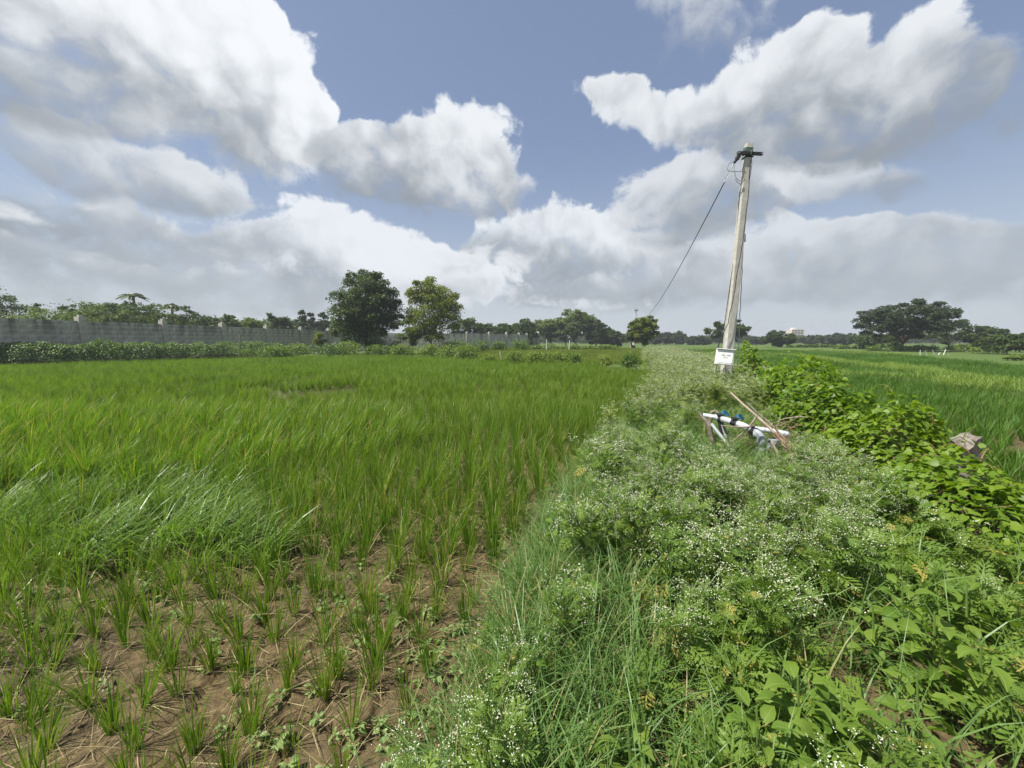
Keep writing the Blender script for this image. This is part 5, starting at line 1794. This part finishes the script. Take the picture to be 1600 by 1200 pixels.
for hx, hy in ((1126.5, 646.5), (1150, 652.5)):
    a = pp_(hx + .5, hy + 6) - O_; b = pp_(hx, hy + 1) - O_
    s = Geo(); tube(s, [a, b], .022, 8); tube(s, [b + Vector((-.05, 0, -.005)), b + Vector((.02, 0, -.005))], .026, 8); v_ = s.obj('valve', M['black'], mroot)
    s = Geo(); box(s, b + Vector((.045, -.01, .012)), (.078, .042, .036), Matrix.Rotation(R_(18), 3, 'Y')); box(s, b + Vector((.035, -.01, .040)), (.05, .03, .022), Matrix.Rotation(R_(18), 3, 'Y')); s.obj('valve_handle', M['blue'], v_)
s = Geo(); tube(s, [pp_(x, y, .05) - O_ for x, y in ((1110, 648), (1113, 643), (1118, 642), (1121, 645))], .018, 7); s.obj('tied_cloth', M['stick'], mroot)


def sticks(name, chains, mat, label, cat, kind=None):
    o0 = pp_(*chains[0][0][0]); o0.z = .18
    s = Geo()
    for pts, rr in chains:
        tube(s, [pp_(p[0], p[1], p[2] if len(p) > 2 else 0) - o0 for p in pts], rr, 7)
    o = s.obj(name, M[mat]); o.location = o0
    if kind: o['kind'] = kind
    return tag(o, label, cat)


o0 = pp_(1118, 735); o0.z = .16
fs = empty('forked_stick', o0, 'forked brown branch propping up the left end of the white pipe', 'stick')
s = Geo(); tube(s, [pp_(x, y, -.04) - o0 for x, y in ((1093, 648), (1098, 653), (1104, 659), (1108, 665), (1110, 677), (1114, 695), (1118, 712), (1121, 738))], [.018, .02, .027, .034, .033, .030, .027, .025], 8); s.obj('branch', M['stick'], fs)
s = Geo(); tube(s, [pp_(x, y, -.04) - o0 for x, y in ((1111, 652), (1109.5, 660), (1109, 668))], [.020, .024, .028], 8); s.obj('fork_prong', M['stick'], fs)
o0 = pp_(1151, 738); o0.z = .16
s = Geo(); tube(s, [pp_(1111, 662, -.08) - o0, pp_(1130, 686, -.08) - o0, pp_(1152, 713, -.1) - o0, pp_(1160, 726, -.1) - o0], .020, 10)
q = s.obj('slim_pipe', M['pvc'], smooth=False); q.location = o0; tag(q, 'slim white pipe leaning down from the forked branch', 'pipe')
for nm, pts, rr, mat, lab in [
    ('bamboo_pole', ((1141, 613, -.1), (1160, 631, -.12), (1182, 650, -.14), (1205, 671, -.16), (1222, 690, -.18), (1236, 716, -.2)), [.012, .014, .015, .016, .016, .016], 'bamboo', 'long pale stick slanting down across the pipes to the right'),
    ('dry_branch', ((1166, 628, -.05), (1184, 645, -.06), (1206, 664, -.1), (1226, 686, -.1), (1232, 712, -.1)), [.006, .009, .011, .012, .012], 'stick', 'dry brown branch lying along the long pale stick'),
    ('dry_branch', ((1183, 649, -.2), (1176, 660, -.2), (1167, 671, -.2), (1153, 683, -.18), (1143, 691, -.16)), [.009, .011, .010, .009, .008], 'bamboo', 'pale crooked stick slanting down to the left over the pipes'),
    ('dry_branch', ((1127, 665, -.2), (1142, 666.5, -.22), (1158, 667, -.22), (1174, 667, -.22)), [.007, .008, .009, .010], 'stick', 'thin level twig crossing in front of the white pipe'),
    ('dry_branch', ((1205, 690, -.2), (1214, 706, -.2), (1219, 730, -.2)), [.012, .014, .014], 'bamboo', 'short pale stick standing under the heap of twigs'),
    ('dry_branch', ((1210, 676, -.25), (1224, 690, -.25), (1234, 702, -.25), (1246, 728, -.25)), [.012, .016, .016, .014], 'twig', 'reddish stick at the lower right of the twig heap'),
    ('dry_branch', ((1206, 662, .5), (1226, 654, .5), (1248, 651, .5), (1262, 652, .5)), [.004, .006, .006, .004], 'bamboo', 'thin arched pale twig sticking out to the right of the pipes'),
    ('dry_branch', ((1195, 668, .4), (1220, 664, .4), (1240, 656, .4), (1256, 646, .4)), [.004, .006, .005, .003], 'stick', 'thin twig rising to the right in front of the dark vine'),
]:
    o0 = pp_(*pts[-1][:2]); o0.z = .16
    s = Geo(); tube(s, [pp_(*p) - o0 for p in pts], rr, 7); q = s.obj(nm, M[mat]); q.location = o0; tag(q, lab, 'stick')
# heap of fine twigs
o0 = pp_(1198, 690); o0.z = .16
s = Geo(); r = np.random.default_rng(12)
for k in range(130):
    x0, y0 = r.uniform(1150, 1236), r.uniform(658, 716)
    a = r.normal(.75, .55); L = r.uniform(8, 26)
    fz = .02 if k % 6 else -.3
    q0 = pp_(x0, y0, r.uniform(fz, fz + .35)) - o0; q1 = pp_(x0 + math.cos(a) * L, y0 + math.sin(a) * L * .8, r.uniform(fz, fz + .35)) - o0
    m_ = (q0 + q1) / 2 + Vector(r.normal(0, .02, 3))
    tube(s, [q0, m_, q1], [.003, .0045, .003], 4, caps=False)
q = s.obj('twig_heap', M['twig'], kind='stuff'); q.location = o0; tag(q, 'tangled heap of thin reddish brown twigs over the pipe elbow', 'twigs')

# ================================================================== SMALL THINGS ON THE MUD
sd = []
for i in range(4):
    keep_r = rng; rng = np.random.default_rng(900 + i)
    g_ = Geo(); nn = 9
    a = rng.uniform(0, 6.28, nn)
    merge(g_, BLEAF, np.c_[np.cos(a) * .008, np.sin(a) * .008, rng.uniform(.008, .05, nn)], rotm(a - 1.57, rng.normal(.25, .3, nn), rng.normal(0, .3, nn)), rng.uniform(.018, .036, nn))
    sd.append(proto(g_, 'seedling', [M['seedling']])); rng = keep_r
gx, gy = np.meshgrid(np.arange(-4, 1, .07), np.arange(.8, 3.4, .07))
S0 = np.c_[gx.ravel(), gy.ravel()] + rng.normal(0, .03, (gx.size, 2))
L_ = bund_left(S0[:, 1])
pb = np.exp(-np.maximum(0, L_ - S0[:, 0]) / .45) * .75 + .07
S0 = S0[(S0[:, 0] < L_ + .15) & (rng.random(len(S0)) < pb * (fbm(S0[:, 0] * 3, S0[:, 1] * 3, 2, 71) > .40))]
n = len(S0)
scatter('mud_seedlings', np.c_[S0, height(S0[:, 0], S0[:, 1])], np.c_[np.zeros((n, 2)), rng.uniform(0, 6.28, n)], rng.uniform(.6, 1.3, n), rng.integers(0, 4, n), sd, 'tiny pale green weed seedlings sprouting on the near mud', 'seedlings')
sb = []
for i in range(4):
    keep_r = rng; rng = np.random.default_rng(950 + i)
    g_ = Geo(); nn = 6
    blades(g_, np.c_[rng.normal(0, .08, (nn, 2)), np.full(nn, .006)], rng.uniform(0, 6.28, nn), rng.uniform(.06, .20, nn), np.full(nn, .0035), rng.uniform(1.35, 1.6, nn), rng.uniform(-.15, .15, nn), 3)
    sb.append(proto(g_, 'straw', [M['straw']])); rng = keep_r
n = 800
S1 = np.c_[rng.uniform(-6, 1.2, n), rng.uniform(.8, 6, n)]
S1 = S1[S1[:, 0] < bund_left(S1[:, 1])]; n = len(S1)
scatter('straw_litter', np.c_[S1, height(S1[:, 0], S1[:, 1]) + .004], np.c_[rng.normal(0, .08, (n, 2)), rng.uniform(0, 6.28, n)], rng.uniform(.7, 1.3, n), rng.integers(0, 4, n), sb, 'bits of dry straw lying on the near mud', 'straw')


# ================================================================== AIR
hm, ht = material('thin_haze')
pv = ht.n('ShaderNodeVolumePrincipled')
pv.inputs['Color'].default_value = (.86, .92, 1.0, 1)
pv.inputs['Density'].default_value = .0007
pv.inputs['Anisotropy'].default_value = .2
ht.l(pv.outputs[0], ht.n('ShaderNodeOutputMaterial').inputs['Volume'])
gmin = min(v.co.z for v in bpy.data.objects['ground'].data.vertices)
gh = Geo(); box(gh, (0, 770, (30 + gmin - 1) / 2), (2200, 1960, 30 - gmin + 1))
ho = gh.obj('haze', hm, kind='stuff')
tag(ho, 'thin humid air that softens the far trees', 'haze')
